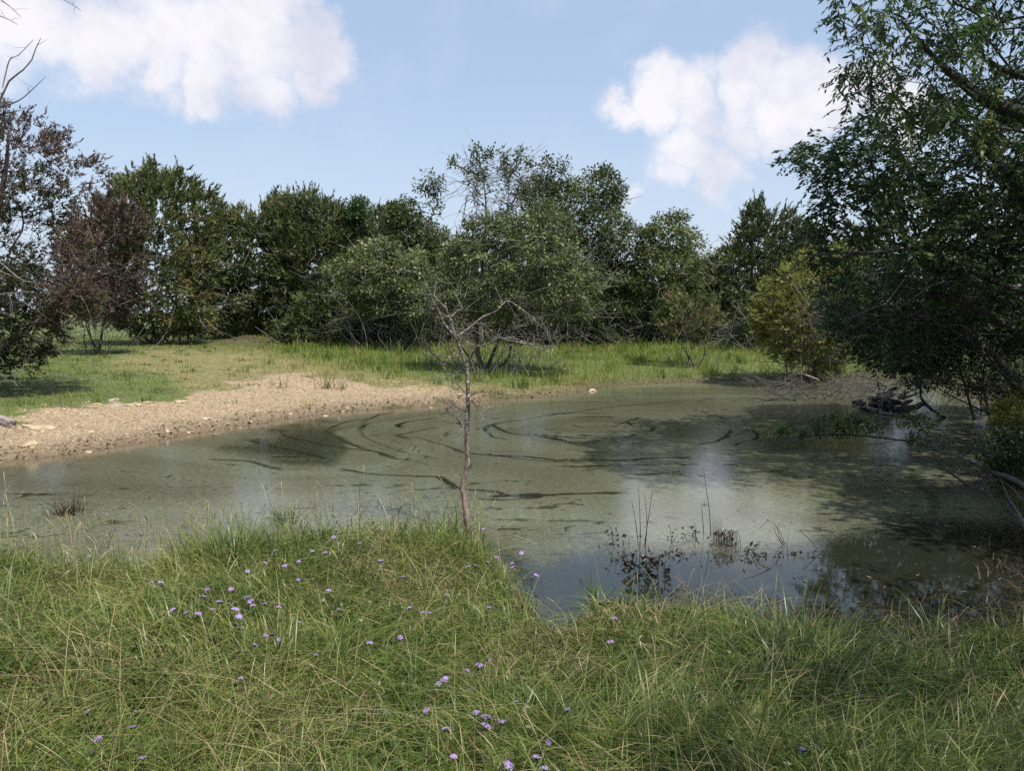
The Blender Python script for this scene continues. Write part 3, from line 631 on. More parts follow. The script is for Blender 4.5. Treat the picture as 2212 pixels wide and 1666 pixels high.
tree('oak_tree', 'shaded oak with several leaning trunks deep in the treeline', 'tree', (1285, 742), 36,
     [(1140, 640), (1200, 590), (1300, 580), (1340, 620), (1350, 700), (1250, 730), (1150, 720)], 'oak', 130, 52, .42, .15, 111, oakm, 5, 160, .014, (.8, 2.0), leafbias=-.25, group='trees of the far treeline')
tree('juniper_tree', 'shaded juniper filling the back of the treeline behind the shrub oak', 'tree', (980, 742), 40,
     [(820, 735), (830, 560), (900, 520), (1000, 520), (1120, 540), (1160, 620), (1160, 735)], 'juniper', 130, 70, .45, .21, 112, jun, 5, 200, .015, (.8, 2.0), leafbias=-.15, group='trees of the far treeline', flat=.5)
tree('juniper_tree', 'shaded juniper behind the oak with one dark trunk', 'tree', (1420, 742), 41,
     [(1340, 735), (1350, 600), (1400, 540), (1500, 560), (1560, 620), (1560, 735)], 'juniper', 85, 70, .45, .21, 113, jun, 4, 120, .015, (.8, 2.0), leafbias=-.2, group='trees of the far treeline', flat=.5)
tree('juniper_tree', 'dark ragged juniper with grey dead twigs left of the yellow-green juniper', 'tree', (1620, 748), 36,
     [(1482, 660), (1495, 605), (1548, 562), (1588, 522), (1608, 472), (1640, 442), (1662, 472), (1690, 458), (1722, 482), (1750, 505), (1765, 560), (1760, 650), (1730, 742), (1600, 748), (1530, 720)], 'juniper',
     430, 70, .32, .15, 114, jun, 5, 320, .013, (.6, 1.8), lambda u, v: -.2 + .2 * (np.abs(u - 1600) < 60) * (v > 520), group='trees of the far treeline')
tree('juniper_tree', 'yellow-green juniper overhanging the far corner of the pond', 'tree', (1760, 775), 24,
     [(1628, 690), (1650, 632), (1690, 592), (1740, 562), (1800, 548), (1860, 590), (1880, 700), (1840, 785), (1760, 800), (1690, 775), (1650, 740)], 'juniper', 220, 70, .24, .11, 115, (M['bark'], M['yelljuniper']), 4, 160, .010, (.5, 1.4),
     group='trees of the far treeline')
tree('small_juniper', 'small grey-green juniper on thin splayed stems at the grassy far shore', 'tree', (1482, 786), 28,
     [(1415, 690), (1430, 660), (1465, 638), (1500, 635), (1540, 650), (1558, 690), (1550, 725), (1500, 735), (1450, 730), (1420, 715)], 'juniper', 95, 70, .20, .10, 116, jun, 6, 60, .007, (.3, .8), leafbias=.14, r0=.007)
# many-stemmed oak at the shore: a low leafy skirt and two sparse spires
tree('oak_tree', 'many-stemmed oak with sparse leafy spires at the far shore behind the dead tree', 'tree', (1045, 795), 24.5,
     [(955, 600), (965, 545), (990, 500), (1015, 470), (1040, 455), (1075, 470), (1100, 450), (1130, 465), (1190, 440), (1240, 480), (1235, 535), (1290, 580), (1305, 640), (1275, 690), (1200, 700), (1150, 670), (1080, 700), (1000, 690), (925, 655), (935, 610)], 'oak', 430, 44, .24, .10, 117,
     (M['bark'], M['oaklite']), [[(930, 760, -.3), (950, 640, -.6), (985, 540, -.3), (1010, 420, 0)], [(1030, 740, 0), (1040, 600, .2), (1050, 450, 0), (1035, 340, 0)], [(1100, 770, .3), (1100, 650, .4), (1095, 480, 0), (1105, 350, 0)],
      [(1095, 700, .5), (1180, 560, .3), (1200, 480, .2)], [(990, 740, -.4), (940, 660, -.6)]], 420, .010, (.5, 1.5), lambda u, v: .10 * (v > 520) - .12, group='trees of the far treeline', shell=.5,
     spires=[([(1010, 480), (1030, 420), (1030, 370), (1028, 318)], 34, 22), ([(1030, 400), (1000, 365), (985, 350), (970, 345)], 12, 8), ([(1060, 470), (1085, 420), (1092, 370), (1088, 322)], 26, 18), ([(1092, 380), (1115, 350), (1130, 322)], 14, 12), ([(1100, 450), (1120, 410), (1128, 380)], 12, 14), ([(1040, 380), (1050, 345), (1062, 330)], 10, 8)])

# ------------------------------------------------------------------ left: browned juniper and a dead tree
def leftlimb(arr, D):
    L1 = [at(float(u), float(v), D - .5) for u, v in [(-110, 840), (0, 752), (60, 712), (110, 672), (165, 640), (215, 622)]]
    L2 = [at(float(u), float(v), D - .4) for u, v in [(110, 672), (160, 655), (215, 648)]]
    L3 = [at(float(u), float(v), D) for u, v in [(-110, 840), (-60, 700), (-20, 520), (10, 380), (20, 280)]]
    return [(smoothline(L1, 4), np.linspace(.11, .012, 21)), (smoothline(L2, 4), np.linspace(.06, .02, 9)), (smoothline(L3, 4), np.linspace(.16, .02, 17))]
tree('juniper_tree', 'half-dead juniper with reddish brown foliage leaning over the left bank', 'tree', (-110, 842), 18,
     [(-330, 200), (-100, 205), (0, 222), (60, 252), (130, 282), (178, 312), (228, 382), (205, 425), (150, 462), (170, 520), (215, 600), (225, 640), (170, 690), (85, 715), (105, 770), (50, 790), (-60, 810), (-330, 780)],
     'juniper', 560, 84, .22, .085, 120, (M['bark'], M['redjuniper']), 3, 420, .007, (.5, 1.5),
     lambda u, v: np.where(v < 420, .32, 0) + np.where((v > 470) & (u > 80), .28, 0) - np.where((v > 640), .18, 0) - np.where((np.abs(v - 430) < 70) & (u < 140) & (u > 40), .38, 0), extra=leftlimb, shell=.8, r0=.008, low=([(-300, 540), (20, 560), (90, 590), (170, 610), (215, 650), (165, 705), (110, 765), (40, 800), (-300, 830)], 300))
tree('juniper_tree', 'rusty brown dying juniper squeezed against the broad rounded juniper', 'tree', (215, 725), 31, [(125, 640), (130, 500), (165, 455), (215, 425), (260, 420), (300, 470), (300, 600), (270, 680), (190, 690)], 'juniper', 130, 70, .30, .15, 121, (M['bark'], M['redjuniper']), 4, 160, .011, (.5, 1.6), lambda u, v: .05 + .34 * np.exp(-((u - 200) / 70) ** 2))
def dead_tree(name, label, base, D, lines, m, sides=6, seed=1, wob=.05, group=None, twig=0, sub='branch', lich=False, jit=None):
    """lines: [(pixel polyline, r0, r1, depth drift)]; first is the trunk"""
    root = thing(name, label, 'tree' if 'tree' in name else 'branch', base, group); r = np.random.default_rng(seed)
    for k, (L, r0_, r1_, dz) in enumerate(lines):
        P = np.array([at(float(u), float(v), D + dz * q / max(1, len(L) - 1)) for q, (u, v) in enumerate(L)])
        if k == 0: P = np.vstack([base, P])
        P = smoothline(P, 4); n = len(P); P[1:-1] += r.normal(0, wob * r0_, (n - 2, 3)); rad = (np.interp(np.linspace(0, 1, n), [0, .1, .45, .62, 1], [r0_ * 1.0, r0_ * .88, r0_ * .74, r0_ * .62, r1_]) if k == 0 and lich else np.linspace(r0_, r1_, n)) * r.uniform(.9, 1.1, n)
        T = [(P, rad)]
        if k and twig:
            for q in range(twig):
                a = P[r.integers(n // 3, n)]; h = r.normal(0, 1, 3); h[2] = abs(h[2]) * .5; h /= np.linalg.norm(h); LL = r.uniform(.08, .3) * (1 + 10 * r0_)
                T.append((np.array([a, a + h * LL * .5, a + h * LL + r.normal(0, .03, 3)]), np.array([1, .7, .4]) * max(r1_, .003) * .8))
        V, fc = tubes(T, sides if k == 0 else 5)
        zz = V[:, 2]; lc = sstep(zz, .95, 1.25) if k == 0 else np.ones(len(zz))
        part('trunk' if k == 0 else sub, V, fc, m, root, {'lichen': lc} if lich else None, True)
    return root
bx = at(-170., 900., 13.); b0 = np.array([bx[0], 13, hgt1(bx[0], 13) - .05])
dead_tree('dead_tree', 'leafless grey dead tree whose bare branches reach over the left bank', b0, 13, [
    ([(-175, 760), (-150, 500), (-120, 250), (-80, 100)], .11, .04, 0), ([(-120, 270), (-60, 240), (-10, 232), (20, 175), (60, 140), (88, 82)], .03, .006, -.4), ([(-30, 235), (10, 228), (50, 210), (98, 165)], .02, .004, -.3),
    ([(5, 190), (20, 130), (40, 118), (72, 85)], .012, .004, 0), ([(-80, 100), (-30, -10), (10, 5), (45, 35)], .02, .004, -.2), ([(-80, 110), (-30, 30), (10, 38), (38, 52)], .016, .004, -.2), ([(90, -60), (120, -15), (158, 10), (175, 22)], .010, .004, 0),
    ([(-150, 480), (-60, 500), (20, 515), (75, 535)], .02, .005, -.6), ([(-150, 520), (-40, 540), (40, 600), (70, 610)], .02, .005, -.8), ([(-160, 600), (-50, 570), (10, 590), (50, 604)], .016, .004, -.6), ([(-160, 640), (-40, 640), (30, 632), (74, 630)], .018, .005, -.6),
    ([(20, 634), (26, 660), (28, 682)], .008, .003, 0), ([(-165, 700), (-60, 800), (10, 812), (48, 808)], .02, .004, -.8), ([(-120, 820), (-30, 830), (20, 822), (40, 835)], .015, .003, -.3)],
    M['deadwood'], 7, 3, .1, twig=4)

# ------------------------------------------------------------------ right: leafy trees over the water
LR = [(1676, 352), (1705, 320), (1742, 298), (1785, 318), (1832, 268), (1880, 235), (1950, 250), (2060, 215), (2212, 190), (2500, 150), (2560, 620), (2420, 800), (2260, 790), (2150, 750), (2070, 690), (2030, 730), (1965, 800), (1890, 795),
      (1850, 730), (1790, 670), (1748, 570), (1745, 480), (1780, 420), (1730, 375)]
def leanlimb(arr, D):
    A = [at(float(u), float(v), q) for u, v, q in [(2330, 950, 15), (2212, 845, 15), (2184, 813, 14.9), (2148, 774, 14.7), (2093, 730, 14.4), (2060, 695, 14.1), (2020, 640, 13.6)]]
    B = [at(float(u), float(v), q) for u, v, q in [(2260, 800, 13), (2200, 720, 12.6), (2153, 693, 12.3), (2119, 672, 12.1), (2067, 648, 11.9), (2005, 637, 11.7), (1930, 640, 11.5)]]
    C_ = [at(float(u), float(v), q) for u, v, q in [(2330, 950, 15), (2290, 700, 14.5), (2240, 500, 14), (2180, 380, 13.5), (2100, 300, 13)]]
    D_ = [at(float(u), float(v), q) for u, v, q in [(2240, 640, 12.5), (2100, 590, 12), (2000, 540, 11.6), (1900, 545, 11.3), (1760, 552, 11), (1700, 590, 10.9)]]
    return [(smoothline(A, 4), np.linspace(.15, .06, 25)), (smoothline(B, 4), np.linspace(.09, .02, 25)), (smoothline(C_, 4), np.linspace(.17, .05, 17)), (smoothline(D_, 4), np.linspace(.045, .008, 21))]
T2 = at(2330., 950., 15.)
tree('leafy_tree', 'dense dark-leaved tree leaning from the right bank over the water', 'tree', None, 13, LR, 'spray', 1150, 44, .20, .098, 130, (M['bark'], M['shadeleaf']), 3, 420, .006, (.4, 1.2),
     lambda u, v: .25 * np.exp(-((u - 1950) / 60) ** 2 - ((v - 560) / 40) ** 2) + np.where(rng.random(len(u)) < .06, .3, 0) - .06, extra=leanlimb, base_xy=(T2[0], 15.), maxR=2.6, shell=.75, r0=.006, skel_n=420)
UP = [(1788, -5), (1782, 40), (1805, 62), (1835, 75), (1802, 108), (1788, 160), (1812, 188), (1832, 212), (1872, 218), (1900, 262), (1990, 300), (2212, 330), (2520, 300), (2700, 0), (2600, -420), (2300, -560), (2050, -450), (1900, -250), (1850, -80)]
def uplimb(arr, D):
    A = [at(float(u), float(v), q) for u, v, q in [(2560, 1000, 10), (2520, 600, 10), (2440, 380, 9.8), (2330, 300, 9.6), (2212, 250, 9.5), (2130, 215, 9.4), (2070, 170, 9.3), (2035, 140, 9.2), (1960, 60, 9.1)]]
    B = [at(float(u), float(v), q) for u, v, q in [(2440, 380, 9.8), (2300, 200, 9.5), (2212, 165, 9.4), (2150, 140, 9.3), (2090, 90, 9.2)]]
    C_ = [at(float(u), float(v), q) for u, v, q in [(2520, 600, 10), (2500, 300, 10), (2450, 0, 10), (2380, -250, 10)]]
    return [(smoothline(A, 4), np.linspace(.16, .02, 33)), (smoothline(B, 4), np.linspace(.07, .015, 17)), (smoothline(C_, 4), np.linspace(.14, .03, 13))]
T1 = at(2560., 1000., 10.)
tree('leafy_tree', 'tall tree with airy drooping leaf sprays arching high over the right bank', 'tree', None, 9.5, UP, 'spray', 800, 40, .18, .095, 131, (M['bark'], M['shadeleaf']), 2, 0, .005, (.2, .5),
     lambda u, v: .12 + .1 * np.sin(u * .03), extra=uplimb, base_xy=(T1[0], 10.), maxR=2.0, shell=.9, r0=.005, skel_n=380, droop=.8)
#tree('leafy_tree', 'leafy tree on the near bank out on the right, shading the right-hand grass', 'tree', None, 7, [(0, 0), (1, 0), (1, 1)], 'oak', 1, 1, .1, .05, 1, (M['bark'], M['shadeleaf']), None, 0, base_xy=(7.2, 1.4)) if False else None
def round_tree(name, label, base_xy, H, rx, rz, n, per, cr, L, seed, mats):
    bx_, by_ = base_xy; base = np.array([bx_, by_, hgt1(bx_, by_) - .05]); root = thing(name, label, 'tree', base); r = np.random.default_rng(seed)
    p_ = unit(r.normal(0, 1, (n, 3))) * (r.random(n) ** .4)[:, None]; p_ *= np.array([rx, rx, rz]) * (1 + .25 * np.sin(p_[:, :1] * 4 + 1)); cl = base + np.array([0, 0, H - rz]) + p_
    lines, arr = skeleton([[base, base + [.1, .1, (H - rz) * .5], base + [0, .2, H - rz]]], cl, .011, seed)
    V, fc = tubes(lines, 5); part('trunk', V, fc, mats[0], root, smooth=True)
    V, Q, ti = oak_leaves(cl, per, cr, L, seed); part('crown', V, [Q], mats[1], root, {'tint': ti}, kind='stuff')
round_tree('leafy_tree', 'leafy tree on the near bank beyond the right edge, shading the grass', (5.2, 0.3), 6.8, 2.9, 2.2, 240, 42, .5, .12, 133, (M['bark'], M['shadeleaf']))
round_tree('leafy_tree', 'leafy tree standing back on the right bank beyond the tall airy tree', (12.6, 7.6), 8.5, 3.2, 2.9, 150, 56, .6, .17, 135, (M['bark'], M['shadeleaf']))
round_tree('leafy_tree', 'leafy tree on the right bank beyond the leaning tree', (16.0, 11.8), 8.5, 3.2, 3.0, 150, 56, .6, .17, 136, (M['bark'], M['shadeleaf']))
round_tree('leafy_tree', 'leafy tree on the right bank shading the near corner of the pond', (8.9, 5.9), 7.6, 2.9, 2.6, 190, 90, .5, .17, 137, (M['bark'], M['shadeleaf']))
# shrubs on the right bank
tree('shrub', 'yellow-green shrub on the right bank above the reddish leaf litter', 'shrub', (2230, 945), 12.5, [(2130, 905), (2150, 870), (2200, 850), (2300, 845), (2330, 900), (2300, 945), (2200, 940)], 'juniper', 90, 56, .13, .06, 140,
     (M['bark'], M['yelljuniper']), 5, 30, .004, (.2, .5), r0=.004)
tree('shrub', 'dark green shrub crowding the water below the yellow-green shrub', 'shrub', (2230, 1080), 9.6, [(2128, 985), (2160, 935), (2212, 930), (2320, 940), (2340, 1090), (2240, 1120), (2180, 1060)], 'oak', 170, 40, .13, .06, 141,
     (M['bark'], M['shadeleaf']), 5, 60, .004, (.2, .6), r0=.004)
tree('shrub', 'shaded brushy thicket under the leaning trunk on the right bank', 'shrub', (2150, 850), 17.5, [(1960, 830), (1990, 770), (2060, 740), (2150, 760), (2300, 780), (2320, 860), (2200, 870), (2100, 850)], 'oak', 150, 36, .25, .09, 142,
     (M['bark'], M['shadeleaf']), 6, 260, .008, (.5, 1.4), r0=.005)
tree('leafy_tree', 'dark-leaved low tree hanging behind the root wad at the pond corner', 'tree', (2130, 835), 16.5, [(1770, 640), (1850, 570), (1960, 540), (2100, 560), (2250, 600), (2300, 740), (2200, 790), (2080, 770), (2020, 805), (1930, 800),
     (1860, 780), (1790, 720)], 'oak', 480, 46, .24, .105, 134, (M['bark'], M['shadeleaf']), 4, 420, .007, (.5, 1.5), r0=.006, shell=.6, skel_n=260, leafbias=-.02)
# brushy thickets and a darker back row that close the treeline
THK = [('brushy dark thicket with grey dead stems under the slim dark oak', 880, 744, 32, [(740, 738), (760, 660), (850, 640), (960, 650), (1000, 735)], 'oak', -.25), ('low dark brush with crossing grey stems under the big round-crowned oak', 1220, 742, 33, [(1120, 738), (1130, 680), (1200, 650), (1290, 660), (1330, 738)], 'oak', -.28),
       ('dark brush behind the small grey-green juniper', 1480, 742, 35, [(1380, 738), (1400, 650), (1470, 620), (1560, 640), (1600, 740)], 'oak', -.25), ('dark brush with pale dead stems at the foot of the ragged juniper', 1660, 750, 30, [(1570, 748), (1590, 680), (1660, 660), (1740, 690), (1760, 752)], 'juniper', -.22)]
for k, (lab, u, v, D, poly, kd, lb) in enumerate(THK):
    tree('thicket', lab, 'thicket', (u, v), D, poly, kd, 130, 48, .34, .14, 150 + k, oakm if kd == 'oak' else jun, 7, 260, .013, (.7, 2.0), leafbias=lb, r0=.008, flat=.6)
BACK = [('dark distant juniper showing behind the lone broad juniper', 470, 47, [(380, 735), (390, 560), (430, 500), (480, 490), (540, 520), (560, 735)]), ('dark distant juniper behind the vine-topped juniper', 700, 46, [(600, 735), (600, 530), (660, 490), (740, 500), (820, 520), (830, 735)]),
        ('dark distant juniper behind the many-stemmed oak', 1060, 46, [(940, 735), (950, 570), (1020, 530), (1120, 540), (1180, 600), (1190, 735)]), ('dark distant juniper behind the shaded leaning oak', 1290, 47, [(1180, 735), (1190, 600), (1260, 560), (1340, 570), (1400, 620), (1400, 735)]),
        ('dark distant juniper between the small juniper and the ragged one', 1540, 48, [(1440, 735), (1450, 640), (1510, 590), (1600, 600), (1660, 640), (1660, 735)]), ('tall dark juniper deep in the woods behind the root wad', 1960, 33, [(1840, 740), (1845, 520), (1900, 420), (1980, 400), (2070, 440), (2090, 740)]), ('tall dark juniper deep in the woods behind the leaning trunk', 2190, 30, [(2060, 760), (2070, 480), (2140, 380), (2240, 370), (2330, 430), (2350, 760)]),
        ('dark distant juniper beyond the yellow-green juniper', 1760, 42, [(1660, 735), (1670, 560), (1740, 500), (1820, 520), (1880, 600), (1880, 735)])]
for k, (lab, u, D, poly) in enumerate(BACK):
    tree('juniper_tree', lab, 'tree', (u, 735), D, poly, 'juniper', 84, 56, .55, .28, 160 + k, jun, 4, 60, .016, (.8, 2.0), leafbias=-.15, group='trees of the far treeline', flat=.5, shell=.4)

# ------------------------------------------------------------------ small dead tree on the near bank
c1_ = lambda L: [(831.3 + a * .19605, 592.7 + b * .19605) for a, b in L]
c2_ = lambda L: [(831.3 + a * .2126, 831.3 + b * .2126) for a, b in L]
DT = 7.75; bx = at(1008., 1125., DT); b0 = np.array([bx[0], DT, min(hgt1(bx[0], DT), bx[2]) - .12])
dead_tree('dead_tree', 'small leafless dead tree with reddish lower trunk on the near grassy point', b0, DT, [
    ([(1007.8, 1122)] + c2_([(815, 1200), (797, 1030), (825, 900), (840, 780), (835, 600), (835, 400), (845, 200), (845, 80)]) + c1_([(913, 1150), (905, 1020), (880, 950), (840, 850), (800, 740), (770, 650), (735, 550), (712, 470), (690, 400), (668, 310)]), 0.0328, 0.0068, .1),
    (c1_([(775, 690), (735, 640), (650, 540), (610, 440), (560, 360), (535, 310)]), 0.0139, 0.0051, -.25), (c1_([(700, 470), (650, 450), (600, 400), (550, 300)]), 0.0098, 0.0034, -.15), (c1_([(675, 370), (600, 300), (545, 235), (560, 180), (600, 135)]), 0.0090, 0.0026, .2),
    (c1_([(735, 470), (790, 410), (850, 370), (815, 300), (785, 225), (760, 200)]), 0.0098, 0.0034, .3), (c1_([(850, 370), (880, 395), (912, 405)]), 0.0049, 0.0026, .1), (c1_([(785, 215), (830, 215), (895, 265)]), 0.0057, 0.0026, .1),
    (c1_([(800, 690), (860, 640), (950, 575), (1080, 470), (1220, 410), (1290, 340), (1370, 295), (1500, 380), (1640, 490), (1670, 580), (1690, 680), (1715, 775)]), 0.0131, 0.0026, .55), (c1_([(1290, 340), (1285, 290), (1240, 190), (1210, 110)]), 0.0049, 0.0017, .2),
    (c1_([(1640, 490), (1690, 480), (1740, 500)]), 0.0033, 0.0017, .1), (c1_([(885, 970), (940, 930), (965, 880), (1000, 820), (1030, 797), (1130, 772), (1250, 700), (1330, 705), (1400, 688)]), 0.0131, 0.0043, -.45),
    (c1_([(1250, 700), (1350, 725), (1500, 752), (1650, 780), (1780, 800), (1890, 805)]), 0.0074, 0.0026, -.2), (c1_([(1330, 700), (1450, 715), (1600, 765), (1680, 790)]), 0.0066, 0.0026, .1),
    (c1_([(1600, 785), (1660, 880), (1690, 990), (1692, 1080)]), 0.0049, 0.0017, -.1), (c1_([(1650, 800), (1790, 850), (1860, 930), (1980, 1020)]), 0.0049, 0.0017, -.15), (c1_([(1720, 850), (1700, 930), (1690, 980)]), 0.0033, 0.0017, 0),
    (c1_([(1380, 770), (1450, 830), (1490, 910), (1520, 1000), (1560, 1060), (1600, 1130)]), 0.0049, 0.0017, -.1), (c1_([(1300, 730), (1380, 860), (1420, 980), (1445, 1180)]), 0.0049, 0.0017, .15), (c1_([(1230, 735), (1245, 850), (1240, 990)]), 0.0041, 0.0017, .1),
    (c1_([(1035, 790), (1090, 710), (1145, 640)]), 0.0082, 0.0043, -.1), (c1_([(1085, 715), (1072, 640), (1078, 560), (1110, 540)]), 0.0057, 0.0026, .1), (c1_([(1000, 790), (900, 740), (830, 700), (780, 670)]), 0.0049, 0.0026, .2),
    (c1_([(810, 903), (720, 912), (632, 918)]), 0.0090, 0.0051, -.1), (c1_([(885, 1310), (830, 1240), (768, 1185), (730, 1250), (720, 1360)]), 0.0066, 0.0026, -.2), (c1_([(768, 1185), (772, 1120), (768, 1060)]), 0.0049, 0.0026, 0), (c1_([(720, 1115), (640, 1150), (535, 1200)]), 0.0041, 0.0017, 0),
    (c1_([(945, 1335), (1000, 1310), (1060, 1298), (1125, 1300)]), 0.0082, 0.0043, -.1), (c1_([(1070, 1290), (1125, 1220), (1130, 1130), (1120, 1040)]), 0.0049, 0.0026, .1), (c1_([(900, 1500), (850, 1490), (790, 1465), (720, 1475), (670, 1472)]), 0.0098, 0.0059, -.2),
    (c1_([(670, 1480), (760, 1560), (830, 1640), (845, 1690)]), 0.0082, 0.0059, .2), (c1_([(690, 1515), (610, 1550)]), 0.0041, 0.0026, 0), (c2_([(795, 440), (770, 480), (740, 515)]), 0.0057, 0.0034, -.1), (c1_([(950, 1390), (1000, 1440), (1080, 1480)]), 0.0066, 0.0043, -.1),
    (c1_([(960, 1390), (1020, 1490), (1080, 1590), (1140, 1650)]), 0.0049, 0.0026, -.2), (c1_([(600, 890), (640, 980), (690, 1020)]), 0.0033, 0.0017, .1)],
    M['redbark'], 8, 7, .12, twig=7, lich=True)

# ------------------------------------------------------------------ fallen wood and the leafy branch on the water
def fallen(name, label, lines, m, seed, twig=0, tw_len=.25, leaves=None, cat='branch', wob=.15):
    """lines: [(points3d, r0, r1)], first is the stem"""
    base = np.array(lines[0][0][0]); root = thing(name, label, cat, base); r = np.random.default_rng(seed)
    for k, (P, r0_, r1_) in enumerate(lines):
        P = smoothline(P, 4); n = len(P); P[1:-1] += r.normal(0, wob * r0_, (n - 2, 3)); T = [(P, np.linspace(r0_, r1_, n) * r.uniform(.88, 1.12, n))]
        for q in range(twig):
            a = P[r.integers(n // 4, n)]; h = r.normal(0, 1, 3); h[2] = h[2] * .5 + .15; h /= np.linalg.norm(h); LL = tw_len * r.uniform(.5, 1.5); e = a + h * LL + r.normal(0, .04, 3); e[2] = max(e[2], .005)
            T.append((np.array([a, a + h * LL * .5, e]), np.array([1, .7, .4]) * max(r1_, .003) * .7))
        V, fc = tubes(T, 6 if k == 0 else 5); part('stem' if k == 0 else 'side_branch', V, fc, m, root, smooth=True)
    if leaves is not None:
        cl, per, cr, L, mt, bias = leaves; V, Q, ti = oak_leaves(cl, per, cr, L, seed, flat=.8, bias=np.full(len(cl), bias)); part('leaves', V, [Q], mt, root, {'tint': ti}, kind='stuff')
    return root
def u7z(L, zs):
    P = u7(L); zs = np.interp(np.linspace(0, 1, len(P)), np.linspace(0, 1, len(zs)), zs)
    return np.array([ong(float(u), float(v), float(z)) for (u, v), z in zip(P, zs)])
main = u7z([(2260, 1020), (2130, 955), (1980, 900), (1870, 840), (1700, 770), (1520, 710), (1340, 660), (1150, 630), (950, 605), (700, 590), (500, 605), (300, 620), (70, 645)], [.45, .30, .22, .2, .14, .05])
lc = []; lr = np.random.default_rng(3)
for x0, x1, y0, y1, n in [(480, 880, 450, 590, 26), (880, 1060, 440, 590, 7), (130, 450, 530, 610, 8), (1180, 1400, 430, 530, 6), (1280, 1330, 600, 690, 3), (1350, 1460, 470, 540, 3), (100, 250, 560, 640, 4)]:
    for k in range(n):
        a, b_ = lr.uniform(x0, x1), lr.uniform(y0, y1); u, v = u7([(a, b_)])[0]; st = main[np.argmin(np.abs(pix(main)[0] - u))]
        lc.append(at(u, v, st[1] + lr.uniform(-.25, .25)))
lc = np.array(lc); lc[:, 2] = np.maximum(lc[:, 2], .03)
sidel = [(u7z(L, z), a, .003) for L, z, a in [([(2130, 800), (1900, 700), (1790, 640), (1640, 565), (1430, 540), (1240, 500), (1090, 520)], [.35, .3, .25, .3, .2], .014), ([(1090, 520), (900, 490), (700, 480)], [.2, .15, .1], .008), ([(1200, 640), (1000, 670), (900, 690), (780, 770)], [.15, .03], .007),
          ([(1560, 755), (1440, 770), (1330, 770)], [.2, .03], .006), ([(880, 600), (830, 520), (790, 440)], [.15, .35], .006), ([(480, 605), (380, 545), (310, 470)], [.1, .3], .005), ([(1340, 660), (1280, 560), (1220, 430)], [.15, .4], .006), ([(700, 595), (450, 645), (200, 675)], [.12, .03], .006), ([(950, 610), (1000, 540), (1040, 450)], [.15, .35], .005)]]
fallen('fallen_branch', 'long leafy fallen branch lying low over the scum in front of the root wad', [(main, .034, .008)] + sidel, M['twig'], 21, 7, .16, (lc, 34, .11, .07, M['shadeleaf'], .32))
fallen('dead_branch', 'forked bare grey branch dipping into the water below the dark green shrub', [(u7z([(2260, 1350), (2150, 1200), (2080, 1080), (2010, 930), (1960, 860), (1990, 780), (2000, 700)], [.4, .25, .3, .5]), .015, .004), (u7z([(2212, 1130), (2100, 1010), (1980, 950), (1850, 965), (1740, 1000)], [.4, .25, .05]), .012, .003),
        (u7z([(2080, 1260), (1960, 1110), (1900, 990), (1780, 900), (1640, 885)], [.05, .2, .1]), .010, .003), (u7z([(2212, 1330), (2100, 1180), (2010, 1090)], [.3, .2, .1]), .010, .003), (u7z([(1960, 760), (1900, 640), (1830, 560), (1770, 500)], [.3, .6]), .008, .003), (u7z([(1880, 640), (1850, 580), (1860, 520)], [.5, .6]), .005, .002)], M['twig'], 22, 5, .18)
fallen('dead_branch', 'bleached forked branch reaching from the debris towards the grassy far shore', [(u7z([(330, 185), (200, 165), (100, 145), (20, 120), (-60, 110), (-150, 80), (-230, 45)], [.1, .2, .3, .5]), .045, .008), (u7z([(20, 120), (-60, 70), (-150, 55)], [.3, .6]), .02, .006), (u7z([(560, 150), (430, 100), (380, 50), (280, 20), (150, 5), (60, 10)], [.3, .7, .8]), .03, .007), (u7z([(0, 185), (-150, 170), (-260, 165)], [.06, .05]), .012, .006)],
       M['palewood'], 23, 2, .3)
# root wad: chunky hub with broken roots, propped in shallow water
hub = ong(1900., 872., 0.15); root = thing('root_wad', 'upturned root wad of a drowned tree sitting in the pond corner', 'root wad', hub - np.array([0, 0, .3])); hr = np.random.default_rng(8)
T = []
for k in range(46):
    a = hr.uniform(0, 2 * math.pi); h = np.array([math.cos(a), math.sin(a) * .7, hr.uniform(-.3, .35)]); L = hr.uniform(.12, .42); s0 = hub + hr.normal(0, .13, 3) * np.array([2.2, 1, .55]) + np.array([0, 0, -.05])
    r0_ = hr.uniform(.03, .085); T.append((np.array([s0 - h * L * .5, s0 + hr.normal(0, .04, 3), s0 + h * L * .5 + hr.normal(0, .05, 3)]), np.array([.6, 1, .55]) * r0_))
V, fc = tubes(T, 7); part('root_mass', V, fc, M['twig'], root, smooth=True)
for L, zs, a, b_ in [([(1230, 380), (1330, 375), (1400, 335), (1420, 350)], [.1, .18], .09, .045), ([(1220, 270), (1300, 235), (1345, 190), (1335, 150)], [.3, .6], .035, .015), ([(1240, 300), (1310, 275), (1370, 250)], [.2, .45], .04, .015), ([(1060, 400), (980, 385), (920, 350), (875, 335)], [.05, .15], .05, .025), ([(1050, 410), (1130, 425), (1210, 430)], [.04, .03], .035, .02),
                   ([(1100, 300), (1130, 240), (1180, 215)], [.3, .55], .07, .04), ([(1060, 260), (1100, 210), (1060, 195), (1010, 215)], [.4, .65], .025, .012), ([(1150, 380), (1120, 340), (1080, 320)], [.1, .3], .07, .04), ([(1270, 330), (1310, 315)], [.15, .25], .06, .03)]:
    V, fc = tubes([(smoothline(u7z(L, zs), 4) if len(L) > 2 else u7z(L, zs), np.linspace(a, b_, (len(L) - 1) * 4 + 1 if len(L) > 2 else 2))], 7); part('root', V, fc, M['twig'] if a > .06 else M['deadwood'], root, smooth=True)
